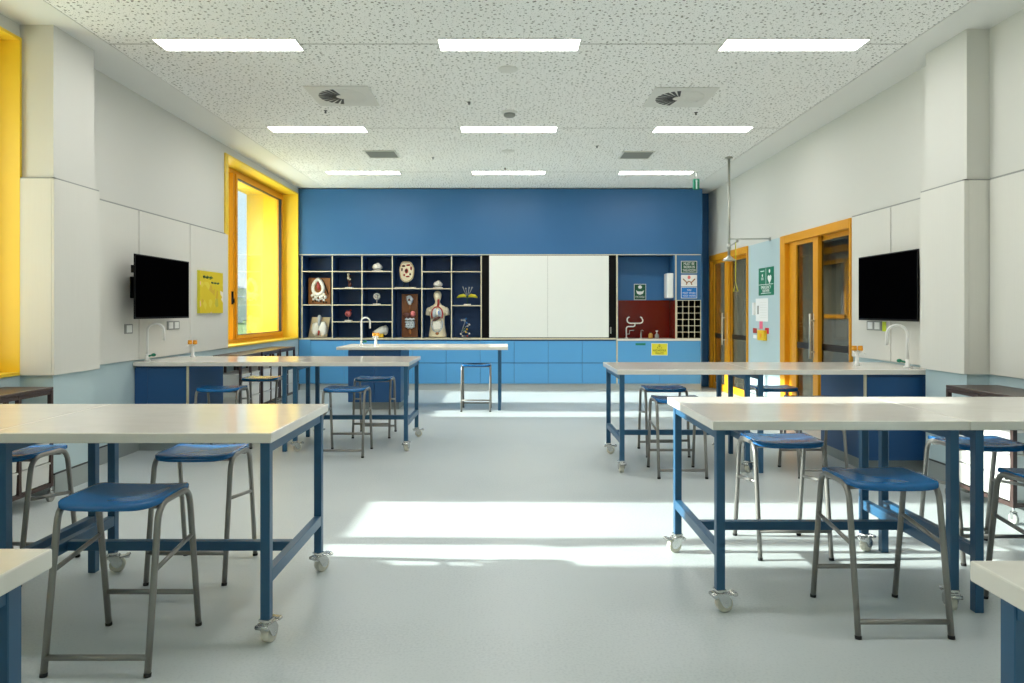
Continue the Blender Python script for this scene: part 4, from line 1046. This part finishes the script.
# ------------------------------------------------------------------ outside
b = MB(); b.box(-400, -4.4, -150, 400, -1.2, -1.0); struct('field', b, M['grassland'])
q = MB(); N = 40
for i in range(N):
    a = i/N; q.ball((-230 - 60*math.sin(i*2.3), -40 + 11*i, -6), 40, 30, 10 + 6*abs(math.sin(i*1.7)), 16, 10, .2, i)
struct('hills', q, M['hill'])
for i, (x, y, w, d, h, lab) in enumerate(((-60, 128, 7, 10, 5, 'white low building beyond the field seen through the far window'), (-75, 168, 8, 10, 8, 'taller white building beyond the field seen through the far window'))):
    t = thing('distant_building', lab, 'building', (x, y, -1.0))
    q = MB(); q.box(-w, w, -d, d, 0, h); q.build('wall', M['render'], t)
    q = MB(); q.prism([(-w-.4, h), (w+.4, h), (0, h+2.2)], -d-.4, d+.4); q.build('roof', M['roof'], t)

# ------------------------------------------------------------------ light
w = bpy.data.worlds.new('World'); S.world = w; w.use_nodes = True
nt = w.node_tree; bg = nt.nodes['Background']; L = nt.links.new
tc = nt.nodes.new('ShaderNodeTexCoord'); sp = nt.nodes.new('ShaderNodeSeparateXYZ'); L(tc.outputs['Generated'], sp.inputs[0])
cr = nt.nodes.new('ShaderNodeValToRGB'); e = cr.color_ramp.elements
e[0].position = 0; e[0].color = srgb((228,234,236)); e[1].position = .6; e[1].color = srgb((150,186,214))
q_ = e.new(.12); q_.color = srgb((206,222,232))
L(sp.outputs[2], cr.inputs[0])
mp = nt.nodes.new('ShaderNodeMapping'); mp.inputs['Scale'].default_value = (3, 3, 9); L(tc.outputs['Generated'], mp.inputs[0])
nz = nt.nodes.new('ShaderNodeTexNoise'); nz.inputs['Scale'].default_value = 1.6; nz.inputs['Detail'].default_value = 7; L(mp.outputs[0], nz.inputs['Vector'])
c2 = nt.nodes.new('ShaderNodeValToRGB'); c2.color_ramp.elements[0].position = .45; c2.color_ramp.elements[1].position = .65; L(nz.outputs['Fac'], c2.inputs[0])
mx = nt.nodes.new('ShaderNodeMix'); mx.data_type = 'RGBA'; L(c2.outputs[0], mx.inputs[0]); L(cr.outputs[0], mx.inputs[6]); mx.inputs[7].default_value = srgb((240,240,238))
L(mx.outputs[2], bg.inputs[0]); bg.inputs[1].default_value = 1.1

sun = bpy.data.lights.new('sun', 'SUN'); sun.energy = 9; sun.angle = math.radians(.8); sun.color = (1, .97, .93)
so = bpy.data.objects.new('sun', sun); COL.objects.link(so)
so.rotation_euler = Vector((1, -.012, -.36)).to_track_quat('-Z', 'Y').to_euler()

nt = M['lamp'].node_tree; nt.nodes['Principled BSDF'].inputs['Emission Strength'].default_value = 12.5
al = bpy.data.lights.new('corridor_fill', 'AREA'); al.shape = 'RECTANGLE'; al.size = .6; al.size_y = 6; al.energy = 320  # unseen area lamp added to brighten the corridor
ao = bpy.data.objects.new('corridor_fill', al); COL.objects.link(ao); ao.location = (5.2, 10, 2.73)

# area lamps added outside the window openings to brighten the room
for nm, y0, y1, en in (('window_fill_near', 3.7, 4.95, 22), ('window_fill_rear', -2.65, .15, 40), ('window_fill_far', 9.55, 11.15, 46)):
    dl = bpy.data.lights.new(nm, 'AREA'); dl.shape = 'RECTANGLE'; dl.size = y1-y0; dl.size_y = 1.9; dl.energy = en; dl.color = (.97, .985, 1)
    do = bpy.data.objects.new(nm, dl); COL.objects.link(do); do.location = (-4.45, (y0+y1)/2, 1.95); do.rotation_euler = (PI/2, 0, -PI/2)
# ------------------------------------------------------------------ camera
cam = bpy.data.cameras.new('camera'); co = bpy.data.objects.new('camera', cam); COL.objects.link(co)
co.location = (0, 0, HC); co.rotation_euler = (PI/2, 0, 0)
cam.sensor_fit = 'HORIZONTAL'; cam.sensor_width = 36; cam.lens = 36*F/1024
cam.shift_x = (512-CX)/1024; cam.shift_y = -(341.5-HY)/1024; cam.clip_start = .05; cam.clip_end = 2000
S.camera = co
S.view_settings.view_transform = 'Standard'; S.view_settings.look = 'None'
S.view_settings.gamma = 1; S.view_settings.use_curve_mapping = False; S.view_settings.exposure = 0.7
